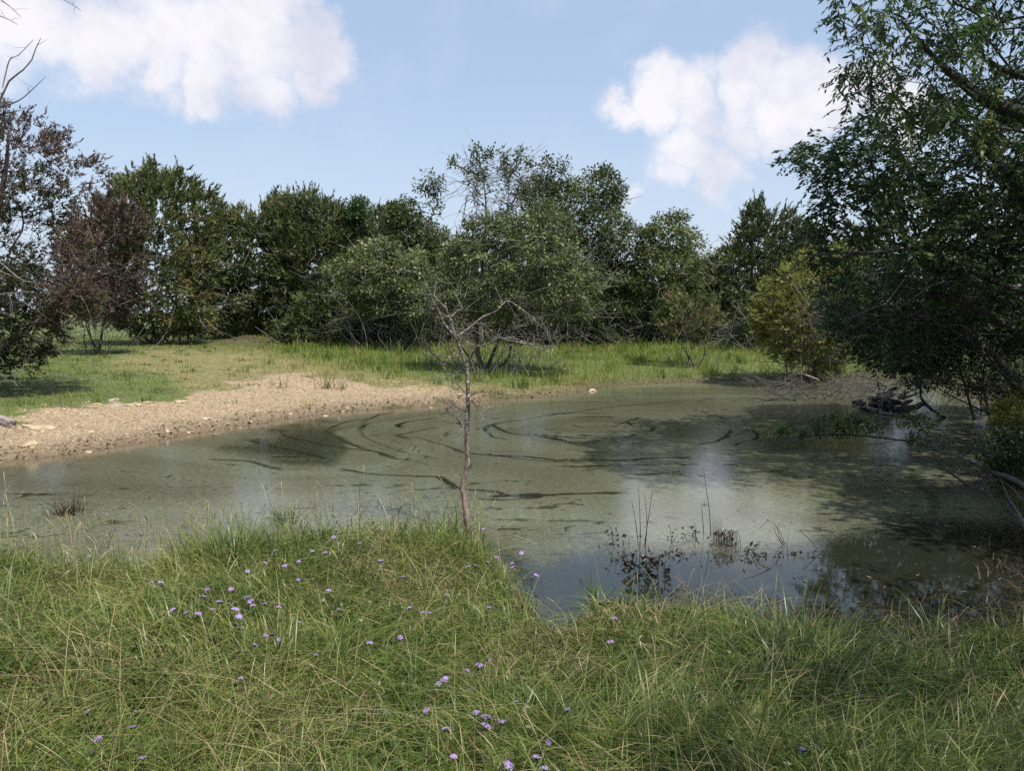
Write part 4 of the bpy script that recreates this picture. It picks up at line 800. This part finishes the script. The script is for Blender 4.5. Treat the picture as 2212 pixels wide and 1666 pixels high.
for k in range(6):
    p0 = hub + np.array([hr.uniform(-.5, .45), -.25 + hr.uniform(-.1, .1), hr.uniform(.05, .35)]); e = p0 + hr.normal(0, .09, 3)
    V, fc = tubes([(np.array([p0, (p0 + e) / 2, e]), np.array([.05, .07, .045]))], 7); part('broken_wood', V, fc, M['palewood'], root, smooth=True)
# brush pile of grey twigs left of the root wad
bl = []; bp = ong(1790., 845., .1); 
for k in range(520):
    u, v = hr.uniform(1650, 1960), hr.uniform(800, 868); s0 = ong(u, max(v, 815), hr.uniform(0, .25)); s0[1] += hr.uniform(-.3, .8); a = hr.uniform(0, 6.28); L = hr.uniform(.3, 1.1); h = np.array([math.cos(a), math.sin(a) * .6, hr.uniform(-.1, .55)])
    e = s0 + h * L; m_ = (s0 + e) / 2 + hr.normal(0, .07, 3); e[2] = max(e[2], -.02); bl.append((np.array([s0, m_, e]), np.array([1, .8, .4]) * hr.uniform(.004, .012)))
V, fc = tubes(bl, 4); root = thing('brush_pile', 'tangled pile of grey twigs in the water beside the root wad', 'brush pile', bp)
part('twigs', V, fc, M['twig'], root, kind='stuff')

# ------------------------------------------------------------------ stones and gravel on the bare bank
def stone(seed, sx, sy, sz, n=2):
    r = np.random.default_rng(seed); import bmesh
    bm = bmesh.new(); bmesh.ops.create_icosphere(bm, subdivisions=n, radius=1)
    for v in bm.verts:
        c = np.array(v.co); q = 1 + .28 * math.sin(3 * c[0] + seed) * math.cos(2.3 * c[1] + seed * 1.7) + .13 * math.sin(6 * c[2] + 4 * c[0] + seed * .3); c = np.sign(c) * np.abs(c) ** .72 * q
        v.co = (c[0] * sx, c[1] * sy, c[2] * sz)
    me = bpy.data.meshes.new('stone'); bm.to_mesh(me); bm.free(); a = me.attributes.new('tint', 'FLOAT', 'POINT'); a.data.foreach_set('value', np.full(len(me.vertices), r.uniform(.35, 1), np.float32)); return me
def gpt(u, v):                     # where the sight line meets the ground
    d_ = raydir(float(u), float(v)); ks = np.linspace(2, 60, 1500) / d_[1]; P = np.array([0, 0, CAMZ]) + ks[:, None] * d_; hh = np.maximum(height(P[:, 0], P[:, 1]), 0); k = np.argmax(P[:, 2] <= hh); return P[k]
ROCKS = [(10, 914, 34, .5, .35, 'greystone', 'flat grey boulder at the left end of the gravel bank'), (90, 927, 38, .5, .18, 'stone', 'long pale slab set flat in the gravel bank'), (67, 967, 17, .7, .6, 'stone', 'squared pale block low on the gravel bank near the water'),
         (255, 880, 13, .6, .4, 'greystone', 'dark-edged stone on the grassy lip of the gravel bank'), (290, 878, 15, .6, .35, 'stone', 'angular tan stone along the grassy lip of the gravel bank'), (322, 872, 14, .6, .3, 'stone', 'pale flat stone where the gravel meets the grass'),
         (245, 866, 10, .7, .4, 'greystone', 'small grey stone just above the gravel lip in the grass'), (390, 870, 13, .6, .35, 'stone', 'pale rounded stone at the far end of the gravel lip'), (207, 882, 10, .6, .4, 'stone', 'small tan stone beside the dark-edged stone'), (183, 898, 14, .6, .3, 'stone', 'flat tan stone in mid slope of the gravel bank'),
         (448, 907, 11, .6, .4, 'stone', 'pale stone close to the waterline of the gravel bank'), (1280, 845, 9, .5, .4, 'stone', 'white stone on the far shore right of the dead tree')]
for k, (u, v, r_, ky, kz, mt, lab) in enumerate(ROCKS):
    p_ = gpt(u, v); s_ = r_ * p_[1] / F; o = link('rock', stone(k + 3, s_, s_ * ky, s_ * kz), M[mt], None, tuple(p_ + [0, 0, s_ * kz * .15]), label=lab, category='rock'); o.rotation_euler = (hr.normal(0, .12), hr.normal(0, .12), hr.uniform(-.4, .4))
protos = [stone(50 + k, .07, .05, .03, 1) for k in range(8)]
for me in protos: me.materials.append(M['stone'])
cnt = 0
while cnt < 110:
    u, v = hr.uniform(-20, 1000), hr.uniform(800, 990)
    p_ = gpt(u, v)
    b_, _ = region_masks(*[np.array([q]) for q in (*p_, 0.)])
    if b_[0] < .6: continue
    o = link('rock', protos[cnt % 8], None, None, tuple(p_ + [0, 0, -.004]), label='small pale limestone lump lying loose on the gravel bank', category='rock', group='small stones on the gravel bank'); s_ = hr.uniform(.4, 1.2); o.scale = (s_, s_, s_ * hr.uniform(.5, .9)); o.rotation_euler = (hr.normal(0, .3), hr.normal(0, .3), hr.uniform(0, 6.28)); cnt += 1
# gravel: countless chips
n = 60000; x = rng.uniform(-14, 4, n); y = rng.uniform(9, 30, n); d = sdf(x, y); z = height(x, y, d); b_, dr = region_masks(x, y, z, d)
k = (d > -.25) & (b_ > rng.random(n)); P = np.stack([x, y, z], -1)[k][:11000]; dk = d[k][:11000]; n = len(P); s_ = rng.uniform(.008, .022, n) * (1 + 1.6 * rng.random(n) ** 5)
oc = np.array([[1, 0, 0], [0, 1, 0], [-1, 0, 0], [0, -1, 0], [0, 0, .6], [0, 0, -.6]]); a = rng.uniform(0, 6.28, n); V = oc[None] * s_[:, None, None] * rng.uniform(.6, 1.3, (n, 6, 1))
V = np.stack([V[..., 0] * np.cos(a)[:, None] - V[..., 1] * np.sin(a)[:, None], V[..., 0] * np.sin(a)[:, None] + V[..., 1] * np.cos(a)[:, None], V[..., 2]], -1) + P[:, None, :]
ft = np.array([[0, 1, 4], [1, 2, 4], [2, 3, 4], [3, 0, 4], [1, 0, 5], [2, 1, 5], [3, 2, 5], [0, 3, 5]]); fc = (np.arange(n)[:, None, None] * 6 + ft).reshape(-1, 3)
tint = np.repeat(rng.random(n) * (.1 + .9 * sstep(dk, .05, 1.1)), 6)
link('gravel', npmesh('gravel', V.reshape(-1, 3), [fc], {'tint': tint}), M['stone'], kind='stuff', label='loose pale gravel covering the bare bank', category='gravel')

# ------------------------------------------------------------------ grass
def grassobj(name, label, sets, m):
    Vs, Qs, Ts, At, off = [], [], [], [], 0
    for V, Q, T_, m_, tint in sets:
        Vs.append(V); Qs.append(Q + off); Ts.append(T_ + off); At.append(np.repeat(tint, m_)); off += len(V)
    return link(name, npmesh(name, np.vstack(Vs), [np.vstack(Qs), np.vstack(Ts)], {'tint': np.clip(np.concatenate(At), 0, 1)}), m, kind='stuff', label=label, category='grass')
def scatter(n, x0, x1, y0, y1, acc):
    x, y = rng.uniform(x0, x1, n), rng.uniform(y0, y1, n); k = acc(x, y); x, y = x[k], y[k]; d = sdf(x, y); return x, y, d, height(x, y, d)
P3, P4 = [(0, 1), (.55, .85), (1, 0)], [(0, .9), (.4, 1), (.75, .7), (1, 0)]
PS = [(0, .4), (.45, .4), (.74, .35), (.80, 1.0), (.9, 1.1), (1, 0)]
wedge = lambda x, y: np.abs(x) < .75 * y + 1.3
x, y, d, z = scatter(610000, -8.5, 8.5, 1.5, 9.2, lambda x, y: (np.abs(x) < .75 * y + 2.7) & (rng.random(len(x)) < np.minimum(1, (2.9 / y) ** 1.25) * np.where(wedge(x, y), 1, .45)))
brown = sstep(fbm(x * 1.1, y * 1.1, 90), .50, .68); u, v = pix(np.stack([x, y, z], -1))
brown = np.maximum(brown * .8, .95 * np.exp(-((u - 1190) / 75) ** 2 - ((v - 1400) / 60) ** 2)); brown = np.maximum(brown, .8 * np.exp(-((u - 330) / 320) ** 2 - ((v - 1440) / 130) ** 2) * fbm(x * 2.2, y * 2.2, 95))
edge = sstep(d, .0, .35); leftwet = (x < -.3) & (d < 0) & (d > -1.6)
keep = ((d > .03) & (rng.random(len(x)) < .35 + .65 * edge)) | (leftwet & (rng.random(len(x)) < .2 * np.exp(d * 1.3)))
keep &= ~((rng.random(len(x)) < .55 * np.exp(-((u - 1190) / 70) ** 2 - ((v - 1400) / 55) ** 2)))
x, y, d, z, brown, u, v = [q[keep] for q in (x, y, d, z, brown, u, v)]; z = np.maximum(z, -.02); n = len(x); Pn = np.stack([x, y, z - .01], -1)
brown = np.maximum(brown, .42 * sstep(-u, -760, -60) * (v > 1240) * (.4 + fbm(x * 1.5, y * 1.5, 97))); isb = rng.random(n) < .15 + .60 * brown; clump = fbm(x * 3.2, y * 3.2, 70); big = fbm(x * .8, y * .8, 71)
swell = (.35 + 1.6 * clump) * (.7 + .6 * big)
windphi = 6.28 * 1.4 * fbm(x * .55, y * .55, 72); phi = windphi + rng.normal(0, 1.35, n)
def sub(mask, L, w, lean, prof, tint, ph=None):
    V, Q, T_, m_ = blades(Pn[mask], (phi if ph is None else ph)[mask], L[mask], w[mask], lean[mask], prof); return V, Q, T_, m_, tint[mask]
L = rng.gamma(9, .023, n) * swell; w = rng.uniform(.0022, .0052, n) * (1 + .12 * y); lean = np.clip(rng.gamma(3, .30, n), .12, 1.6); tg = .17 + .55 * fbm(x * 1.6, y * 1.6, 74) + rng.normal(0, .13, n) + .12 * (rng.random(n) < .1)
wet = np.clip(.9 - d / .5, 0, 1)
grassobj('near_bank_grass', 'tall tousled green grass covering the near bank', [sub(~isb, L, w, lean, P4, tg - .1 * wet * (x > 0))], M['grass'])
Ld = rng.gamma(7, .020, n) * (.6 + .5 * clump); leand = np.clip(rng.gamma(5, .24, n), .4, 1.9)
grassobj('dry_straw_grass', 'flattened straw-coloured dead grass among the green on the near bank', [sub(isb, Ld, w * 1.05, leand, P3, .15 + .75 * rng.random(n))], M['straw'])
forb = (rng.random(n) < .05 * sstep(fbm(x * 2.3, y * 2.3, 120), .5, .66) + .008) & (d > .15)
fp = np.repeat(Pn[forb], 7, 0); nf_ = len(fp); fp = fp + np.stack([rng.normal(0, .035, nf_), rng.normal(0, .035, nf_), rng.uniform(.03, .16, nf_)], -1); fl_ = rng.uniform(.02, .055, nf_)
V, Q = leafquads(fp, unit(rng.normal(0, 1, (nf_, 3)) * [1, 1, .5]), unit(rng.normal(0, .5, (nf_, 3)) + [0, 0, 1]), fl_, fl_ * rng.uniform(.3, .6, nf_))
link('low_weeds', npmesh('low_weeds', V, [Q], {'tint': np.repeat(np.clip(rng.normal(.12, .1, nf_), 0, 1), 4)}), M['grass'], kind='stuff', label='small broad-leaved weeds growing low among the near grass', category='weeds')
mat_ = (rng.random(n) < .75 * np.exp(-d / .35) * (x > .8) + .5 * np.exp(-((u - 1190) / 70) ** 2 - ((v - 1400) / 55) ** 2)) & (d > 0)
grassobj('dead_mat', 'dark brown matted dead stems along the muddy near waterline', [sub(mat_, rng.uniform(.08, .25, n), w * 1.3, np.clip(rng.gamma(6, .25, n), .6, 1.6), P3, rng.uniform(.3, 1, n))], M['weed'])
# long arching seed stalks
sx_ = rng.random(n) < 6000 / n; sx_ &= (d > .1)
hl = rng.uniform(.32, .62, n); hw = rng.uniform(.0017, .0028, n) * (1 + .10 * y); hle = np.clip(rng.gamma(4, .22, n), .15, 1.35)
kk = rng.random(n) < .35
grassobj('seed_stalks', 'long arching seed-headed grass stalks above the near grass', [sub(sx_ & kk, hl, hw, hle, PS, .5 + .5 * rng.random(n)), sub(sx_ & ~kk, hl * 1.15, hw * .8, hle * 1.1, P4, .3 + .5 * rng.random(n))], M['straw'])
# pond margin stalks on the left, standing in shallow water
x, y, d, z = scatter(11000, -7, -.2, 6, 10, lambda x, y: wedge(x, y)); k = (d < .5) & (d > -1.7) & (rng.random(len(x)) < .16 * np.exp(-np.abs(d + .3) * .9)); x, y, z, d = x[k], y[k], np.maximum(z[k], -.02), d[k]; n = len(x); Pn = np.stack([x, y, z], -1); phi = rng.uniform(0, 6.28, n)
o_ = np.ones(n, bool); grassobj('shore_stalks', 'pale seeded grass stalks standing in the shallow left margin', [sub(o_, rng.uniform(.2, .6, n), rng.uniform(.004, .007, n), rng.uniform(.05, .9, n), PS, .25 + .6 * rng.random(n))], M['straw'])
# far banks
x, y, d, z = scatter(400000, -32, 28, 9.5, 54, lambda x, y: (np.abs(x) < .72 * y + 2) & (rng.random(len(x)) < np.minimum(1, (15 / y) ** 1.1)))
br, dr = region_masks(x, y, z, d); u, v = pix(np.stack([x, y, z], -1)); thick = np.where((v < 835) & (u > 480), 1., .75)
k = (d > .12) & (rng.random(len(x)) < (1 - .68 * br) * (.95 - .1 * dr) * thick); x, y, d, z, br, dr, u, v = [q[k] for q in (x, y, d, z, br, dr, u, v)]; n = len(x); Pn = np.stack([x, y, z - .01], -1); phi = rng.uniform(0, 6.28, n)
tall = .42 + .80 * sstep(u, 480, 700) * (1 - sstep(u, 2000, 2200)); big = fbm(x * .5, y * .5, 81)
tf_ = fbm(x * 1.9, y * 1.9, 84, 3); L = rng.gamma(8, .030, n) * tall * (.6 + .8 * big) * (.45 + 1.1 * tf_) * (1 - np.maximum(.35 * dr, .6 * br)); w = rng.uniform(.007, .012, n) * (y / 20); lean = np.clip(rng.gamma(3, .18, n), .05, 1.2)
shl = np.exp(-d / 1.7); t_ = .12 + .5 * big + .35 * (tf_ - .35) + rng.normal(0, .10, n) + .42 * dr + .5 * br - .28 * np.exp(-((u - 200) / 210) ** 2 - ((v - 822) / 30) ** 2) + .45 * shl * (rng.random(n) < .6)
ti_ = rng.choice(n, 900, replace=False); tp = np.repeat(Pn[ti_], 22, 0); nt = len(tp); tp = tp + np.stack([rng.normal(0, .12, nt), rng.normal(0, .12, nt), 0 * rng.random(nt)], -1); th_ = np.repeat(rng.uniform(.25, .6, 900) * np.repeat(tall[ti_], 1), 22)
V_, Q_, T__, m__ = blades(tp, rng.uniform(0, 6.28, nt), th_ * rng.uniform(.5, 1.2, nt), np.repeat(rng.uniform(.009, .014, 900) * y[ti_] / 20, 22), rng.uniform(.1, .9, nt), P3); tufts_ = [(V_, Q_, T__, m__, np.repeat(rng.choice([.02, .1, .6, .85], 900), 22) + rng.normal(0, .08, nt))]
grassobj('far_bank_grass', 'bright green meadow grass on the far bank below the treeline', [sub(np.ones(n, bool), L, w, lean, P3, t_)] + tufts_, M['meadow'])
# leaf litter along the far shoreline and on the mound
x, y, d, z = scatter(330000, -30, 28, 9, 54, lambda x, y: np.abs(x) < .72 * y + 2); mx, my = at(560, 700, 42)[:2]
pr = .5 * np.exp(-((d - .25) / .35) ** 2) + .8 * np.exp(-((x - mx) ** 2 / 5 + (y - my) ** 2 / 4)) + .12 * sstep(y, 32, 36); k = (d > 0) & (rng.random(len(x)) < pr); P = np.stack([x, y, z + .02], -1)[k]; n = len(P)
V, Q = leafquads(P, unit(rng.normal(0, 1, (n, 3)) * [1, 1, .3]), unit(rng.normal(0, .5, (n, 3)) + [0, 0, 1]), rng.uniform(.04, .10, n), rng.uniform(.03, .06, n))
link('leaf_litter', npmesh('leaf_litter', V, [Q], {'tint': np.repeat(rng.random(n), 4)}), M['litter'], kind='stuff', label='brown leaf litter along the far waterline and on the earth mound', category='leaves')

# ------------------------------------------------------------------ tufts and water weeds
def tuft(name, label, cat, u, v, n, L, w, lean, m, z0=None, spread=.1, prof=P4, tint=(.2, .7), group=None):
    p_ = gpt(u, v) if z0 is None else ong(float(u), float(v), z0); root = thing(name, label, cat, p_, group); r = np.random.default_rng(int(u * 7 + v))
    P = p_ + np.stack([r.normal(0, spread, n), r.normal(0, spread, n), np.full(n, -.02)], -1); ph = np.arctan2(P[:, 1] - p_[1], P[:, 0] - p_[0]) + r.normal(0, .5, n)
    V, Q, T_, m_ = blades(P, ph, L * r.uniform(.5, 1.2, n), np.full(n, w), lean * r.uniform(.4, 1.4, n), prof); part('blades', V, [Q, T_], m, root, {'tint': np.repeat(r.uniform(*tint, n), m_)}, kind='stuff'); return root
tuft('grass_tuft', 'lush bright green grass tuft by the left water edge', 'grass', 505, 1215, 420, .5, .006, .7, M['grass'], tint=(.1, .5), spread=.16)
tuft('grass_tuft', 'dark reddish sedge tuft standing alone in the shallow water', 'grass', 145, 1112, 130, .34, .006, .55, M['weed'], 0., .09, tint=(.3, 1))
tuft('grass_tuft', 'small dark green rush tuft at the water edge near the lush tuft', 'grass', 622, 1128, 90, .26, .006, .5, M['grass'], 0., .1, tint=(0, .25))
tuft('broadleaf_weed', 'broad strap-leaved weed on the shore tip by the open water', 'plant', 1292, 1312, 26, .24, .022, .8, M['grass'], tint=(.05, .3), spread=.03)
tuft('broadleaf_weed', 'small bluish broadleaf weed in the straw on the left bank', 'plant', 62, 1270, 12, .12, .05, 1., M['grass'], tint=(.0, .2), spread=.03)
tuft('grass_tuft', 'sweeping bank of long bent grass near the right water edge', 'grass', 1720, 1500, 420, .6, .006, 1.1, M['grass'], tint=(.15, .6), spread=.25)
c8 = lambda a, b_: ((1700 + a / 2.765) / 1.3834, (1400 + b_ / 2.765) / 1.3834)
def weed(label, lines, leaves, seed, name='water_weed', tint=(.1, .7), lsz=.04, group=None):
    r = np.random.default_rng(seed); P0 = ong(*c8(*lines[0][0]), 0.); root = thing(name, label, 'plant', P0 - np.array([0, 0, .02]), group)
    for L in lines:
        b_ = ong(*c8(*L[0]), -.01); P = [b_] + [at(*c8(*q), b_[1] + r.normal(0, .02)) for q in L[1:]]; V, fc = tubes([(smoothline(P, 3) if len(P) > 2 else np.array(P), np.linspace(.005, .002, (len(P) - 1) * 3 + 1 if len(P) > 2 else 2))], 4)
        part('stalk', V, fc, M['weed'], root, {'tint': np.full(len(V), r.uniform(*tint))})
    if leaves:
        C = []
        for a0, a1, b0_, b1, n in leaves:
            for k in range(n): C.append(at(*c8(r.uniform(a0, a1), r.uniform(b0_, b1)), P0[1] + r.normal(0, .08)))
        C = np.array(C); C[:, 2] = np.maximum(C[:, 2], .004); n = len(C); l = lsz * r.uniform(.5, 1.3, n); V, Q = leafquads(C, unit(r.normal(0, 1, (n, 3)) - [0, 0, .4]), unit(r.normal(0, 1, (n, 3))), l, l * .45); part('leaves', V, [Q], M['weed'], root, {'tint': np.repeat(r.uniform(0, .7, n), 4)}, kind='stuff')
G = 'dead weeds standing in the open water'
weed('four tall thin dark stalks standing in the water', [[(585, 690), (590, 480), (575, 130)], [(630, 660), (645, 450), (625, 200)], [(625, 640), (655, 420), (700, 150)], [(575, 640), (550, 440), (518, 265)], [(650, 420), (690, 360)]], None, 1, group=G)
weed('tallest single bent stalk rising from the brown reed clump', [[(1170, 570), (1165, 400), (1140, 200), (1110, 0)], [(1115, 560), (1105, 420), (1095, 290)], [(1120, 75), (1060, 50)], [(1110, 290), (1135, 250)]], None, 2, group=G)
weed('matted dark brown leafy weed drooping over the open water', [[(500, 900), (520, 760), (560, 690)], [(740, 1000), (735, 850), (700, 740)], [(800, 930), (790, 800), (830, 730)], [(660, 900), (640, 780), (610, 700)], [(470, 700), (430, 560)]], [(440, 560, 690, 850, 60), (580, 700, 700, 900, 70), (690, 770, 730, 830, 45), (770, 830, 800, 960, 24), (780, 960, 690, 740, 24)], 3, lsz=.06, group=G)
weed('brown broken reed clump bent down into the water', [[(1190 + 14 * k, 640 + 9 * (k % 5)), (1200 + 13 * k, 530 - 8 * (k % 4)), (1230 + 15 * k, 560 + 10 * (k % 3)), (1250 + 14 * k, 700 + 18 * (k % 4))] for k in range(13)] + [[(1180 + 12 * k, 560), (1190 + 13 * k, 400 + 12 * (k % 4))] for k in range(7)], [(1160, 1400, 510, 700, 50)], 4, tint=(.4, 1), lsz=.05, group=G)
weed('thin dark twiggy weed left of the brown reed clump', [[(1060, 600), (1030, 520), (980, 470)], [(1050, 560), (1040, 450)], [(850, 610), (835, 480)], [(860, 600), (900, 545)], [(1100, 590), (1000, 560), (950, 540)]], [(820, 1100, 480, 620, 40)], 5, lsz=.045, group=G)
weed('small leafy sprig farthest left in the open water', [[(370, 660), (360, 560), (350, 480)], [(440, 670), (475, 580)], [(495, 640), (500, 560)]], [(320, 400, 480, 650, 26), (430, 520, 540, 620, 10)], 6, lsz=.045, group=G)
weed('low sprawling dead weed between the reed clump and the right bank', [[(1500, 720), (1560, 600)], [(1600, 740), (1520, 690), (1490, 660)], [(1690, 840), (1560, 790), (1440, 740)], [(1920, 700), (1925, 640)], [(1570, 640), (1566, 600)]], [(1450, 1640, 600, 760, 40), (1850, 2100, 730, 800, 40), (1560, 1900, 780, 860, 20)], 7, lsz=.05, group=G)
weed('pale seeded grass heads nodding over the bright reflection', [[(1790, 640), (1740, 520), (1660, 440), (1570, 500)], [(1780, 640), (1720, 500), (1790, 405)], [(1800, 640), (1830, 430)], [(2090, 710), (1960, 560), (1900, 520)], [(1770, 640), (1700, 520), (1710, 460)]], None, 8, name='grass_stalk', tint=(.8, 1))
for k, (a0, a1, b0_, h_, n) in enumerate([(720, 1040, 1060, 150, 9), (1440, 1560, 1130, 140, 5), (1500, 1740, 1300, 150, 14), (1780, 1800, 1190, 130, 1), (90, 210, 960, 110, 4), (560, 680, 1050, 110, 5), (2040, 2140, 1170, 130, 5), (1240, 1380, 1080, 90, 6)]):
    r_ = np.random.default_rng(90 + k); labs = ['row of dark cut stems along the edge below the matted weed', 'few thin dark stems in the blue reflection', 'dense stand of dark upright stems at the shore corner', 'single thick dark stem near the shore corner', 'four short dark stems by the shore notch', 'short dark stems left of the matted weed', 'dark bent stems before the shaded right bank', 'small dark sprouts scattered in the blue reflection']
    weed(labs[k], [[(q, b0_ + r_.uniform(-20, 20)), (q + r_.normal(0, 6), b0_ - h_ * r_.uniform(.4, 1))] for q in r_.uniform(a0, a1, n)], None, 30 + k, name='reed_stems', tint=(0, .5))
x, y, d, z = scatter(42000, .8, 6.5, 4, 8, wedge); k = (d > -.75) & (d < .45) & (rng.random(len(x)) < .5 * np.exp(-np.abs(d) / .35) * sstep(x, .8, 2.4)); x, y, d, z = [q[k] for q in (x, y, d, z)]; n = len(x); Pn = np.stack([x, y, np.maximum(z, -.005)], -1); phi = rng.uniform(0, 6.28, n)
grassobj('shore_debris', 'dark brown broken stems lying in the mud of the shaded near shore', [sub(np.ones(n, bool), rng.uniform(.06, .28, n), rng.uniform(.004, .010, n), np.clip(rng.gamma(7, .25, n), .7, 1.6), P3, rng.uniform(.1, .9, n))], M['weed'])
# floating bits of leaf and stick on the film
x, y, d, z = scatter(26000, -9, 9, 5, 24, wedge); u, v = pix(np.stack([x, y, 0 * x], -1)); dens = .05 + .5 * np.exp(-((u - 1950) / 260) ** 2 - ((v - 1310) / 90) ** 2) + .25 * np.exp(-((u - 1600) / 300) ** 2 - ((v - 1230) / 90) ** 2) + .2 * np.exp(-((u - 250) / 300) ** 2 - ((v - 1150) / 60) ** 2)
k = (d < -.02) & (rng.random(len(x)) < dens); n = int(k.sum()); P = np.stack([x[k], y[k], np.full(n, .004)], -1); l = rng.uniform(.015, .07, n)
V, Q = leafquads(P, unit(rng.normal(0, 1, (n, 3)) * [1, 1, .06]), unit(rng.normal(0, .1, (n, 3)) + [0, 0, 1]), l, l * rng.uniform(.1, .4, n))
link('floating_debris', npmesh('floating_debris', V, [Q], {'tint': np.repeat(rng.random(n) ** 1.5, 4)}), M['litter'], kind='stuff', label='bits of leaf and stick floating on the pond film', category='debris')

# ------------------------------------------------------------------ purple wildflowers
FL = [(a / 3, 795.1 + b_ / 3) for a, b_ in [(2185, 985), (2125, 1020), (2180, 1055), (2165, 1100), (1775, 1188), (2025, 1188), (2110, 1197), (1718, 1265), (1935, 1258), (1845, 1285), (1603, 1320), (1932, 1375), (1343, 1438), (1193, 1455), (1497, 1437), (1303, 1480), (1322, 1488),
      (1605, 1488), (1625, 1515), (1640, 1540), (1712, 1532), (1420, 1520), (1480, 1530), (1525, 1568), (1808, 1552), (1378, 1572), (1285, 1595), (1207, 1588), (1115, 1575), (1548, 1615), (1938, 1650), (2140, 1548), (2195, 1570), (1040, 1392), (985, 1395), (2130, 1445)]]
FL += [(737.3 + a / 3, 795.1 + b_ / 3) for a, b_ in [(927, 1047), (120, 1137), (175, 1165), (255, 1252), (1167, 1203), (1105, 1268), (1112, 1290), (1168, 1278), (1262, 1345), (1008, 1230), (948, 1262), (822, 1290), (877, 1285), (400, 1355), (680, 1475), (955, 1555), (525, 1588), (565, 1590), (1770, 1625), (440, 1558)]]
c3f = lambda a, b_: ((600 + a / 3.16) / 1.3834, (1800 + b_ / 3.16) / 1.3834); c4f = lambda a, b_: ((1200 + a / 3.16) / 1.3834, (1800 + b_ / 3.16) / 1.3834)
FL += [c3f(*q) for q in [(370, 250), (612, 322), (672, 308), (738, 355), (508, 403), (1090, 502), (1595, 388), (1878, 342), (585, 893), (375, 722)]]
FL += [c4f(*q) for q in [(840, 547), (737, 600), (618, 650), (350, 775), (408, 738), (640, 832), (1093, 948), (1193, 998), (1565, 1022), (238, 1030), (702, 1050), (785, 1085), (825, 1092), (950, 1138), (797, 1175), (415, 1208), (1385, 1332), (490, 1465), (1010, 1548), (1355, 1575), (1972, 380), (1275, 1467)]]
FL += [(a / 2.7588 / 1.3834, (1700 + b_ / 2.7588) / 1.3834) for a, b_ in [(725, 1187), (1098, 1312), (805, 1410), (1172, 1567)]] + [((1800 + 1050 / 1.7556) / 1.3834, (1500 + 1302 / 1.7556) / 1.3834)]
frng = np.random.default_rng(77)
def flower_meshes(seed):
    r = np.random.default_rng(seed); pc, pa, pn, pl = [], [], [], []
    nf = r.integers(9, 14)
    for k in range(nf):                                  # florets in a rounded head
        th = 2.4 * k; rr = .017 * math.sqrt((k + .3) / nf); c = np.array([rr * math.cos(th), rr * math.sin(th), .006 - rr * rr * 14]); nrm = unit(np.array([c[0] * 22, c[1] * 22, 1.]) + r.normal(0, .15, 3))
        t1 = unit(np.cross(nrm, [0.3, 1, .2])); t2 = np.cross(nrm, t1); a0 = r.uniform(0, 6)
        for q in range(5):
            a = a0 + q * 1.2566; pc.append(c); pa.append(t1 * math.cos(a) + t2 * math.sin(a) + nrm * .15); pn.append(nrm); pl.append(r.uniform(.0065, .0085))
    V, Q = leafquads(np.array(pc), unit(np.array(pa)), unit(np.array(pn)), np.array(pl), np.array(pl) * .8); tint = np.repeat(np.clip(r.normal(.5, .2, len(pc)), 0, 1), 4)
    return npmesh('petals', V, [Q], {'tint': tint})
PET = [flower_meshes(k) for k in range(6)]
for me in PET: me.materials.append(M['petal'])
sv, sf = tubes([(np.array([[0, 0, -.24], [.008, .004, -.12], [0, 0, 0]]), np.array([.0022, .0018, .0018])), (np.array([[0, 0, -.012], [0, 0, -.004], [0, 0, .002]]), np.array([.003, .008, .010]))], 5); STEM = npmesh('stem', sv, sf, {'tint': np.full(len(sv), .5)}, True); STEM.materials.append(M['stem'])
lp = np.array([[0, 0, -.05 - .035 * k] for k in range(5)]); la = unit(np.array([[math.cos(2.1 * k), math.sin(2.1 * k), .45] for k in range(5)])); lv, lq = leafquads(lp, la, unit(np.array([[-math.cos(2.1 * k) * .4, -math.sin(2.1 * k) * .4, 1] for k in range(5)])), np.full(5, .05), np.full(5, .016)); LEAF = npmesh('leaf', lv, [lq], {'tint': np.full(len(lv), .6)}); LEAF.materials.append(M['stem'])
for k, (u, v) in enumerate(FL):
    p_ = gpt(u, v); D = p_[1] * .955; top = at(float(u), float(v), D); gz = hgt1(top[0], top[1])
    for _ in range(6):
        if top[2] - gz < .15: D *= .985; top = at(float(u), float(v), D); gz = hgt1(top[0], top[1])
    if v > 1500: zone = ('purple wildflower head in the tall near grass below the brown matted patch', 'purple wildflowers in the tall near grass')
    elif u > 980 and v < 1300: zone = ('purple wildflower at the edge of the grassy point beside the dead tree', 'purple wildflowers at the grassy point by the dead tree')
    elif v < 1250: zone = ('purple wildflower on the grass between the lush tuft and the dead tree', 'purple wildflowers between the lush tuft and the dead tree')
    elif u > 1240: zone = ('purple wildflower beside the shore notch near the open water', 'purple wildflowers beside the shore notch')
    else: zone = ('purple wildflower in the loose patch on the left half of the near bank', 'purple wildflowers in the loose left patch')
    root = thing('wildflower', zone[0], 'flower', top, zone[1]); root.rotation_euler = (frng.normal(.25, .2), frng.normal(0, .2), frng.uniform(0, 6.28)); s_ = frng.uniform(.55, .95) * (1 + .03 * D)
    a = link('flower_head', PET[k % 6], None, root); b_ = link('stem', STEM, None, root); c = link('leaves', LEAF, None, root); a.scale = (s_ * 1.15,) * 3; b_.scale = (1.2, 1.2, max(1, (top[2] - gz + .03) / .24)); c.scale = (1.1,) * 3
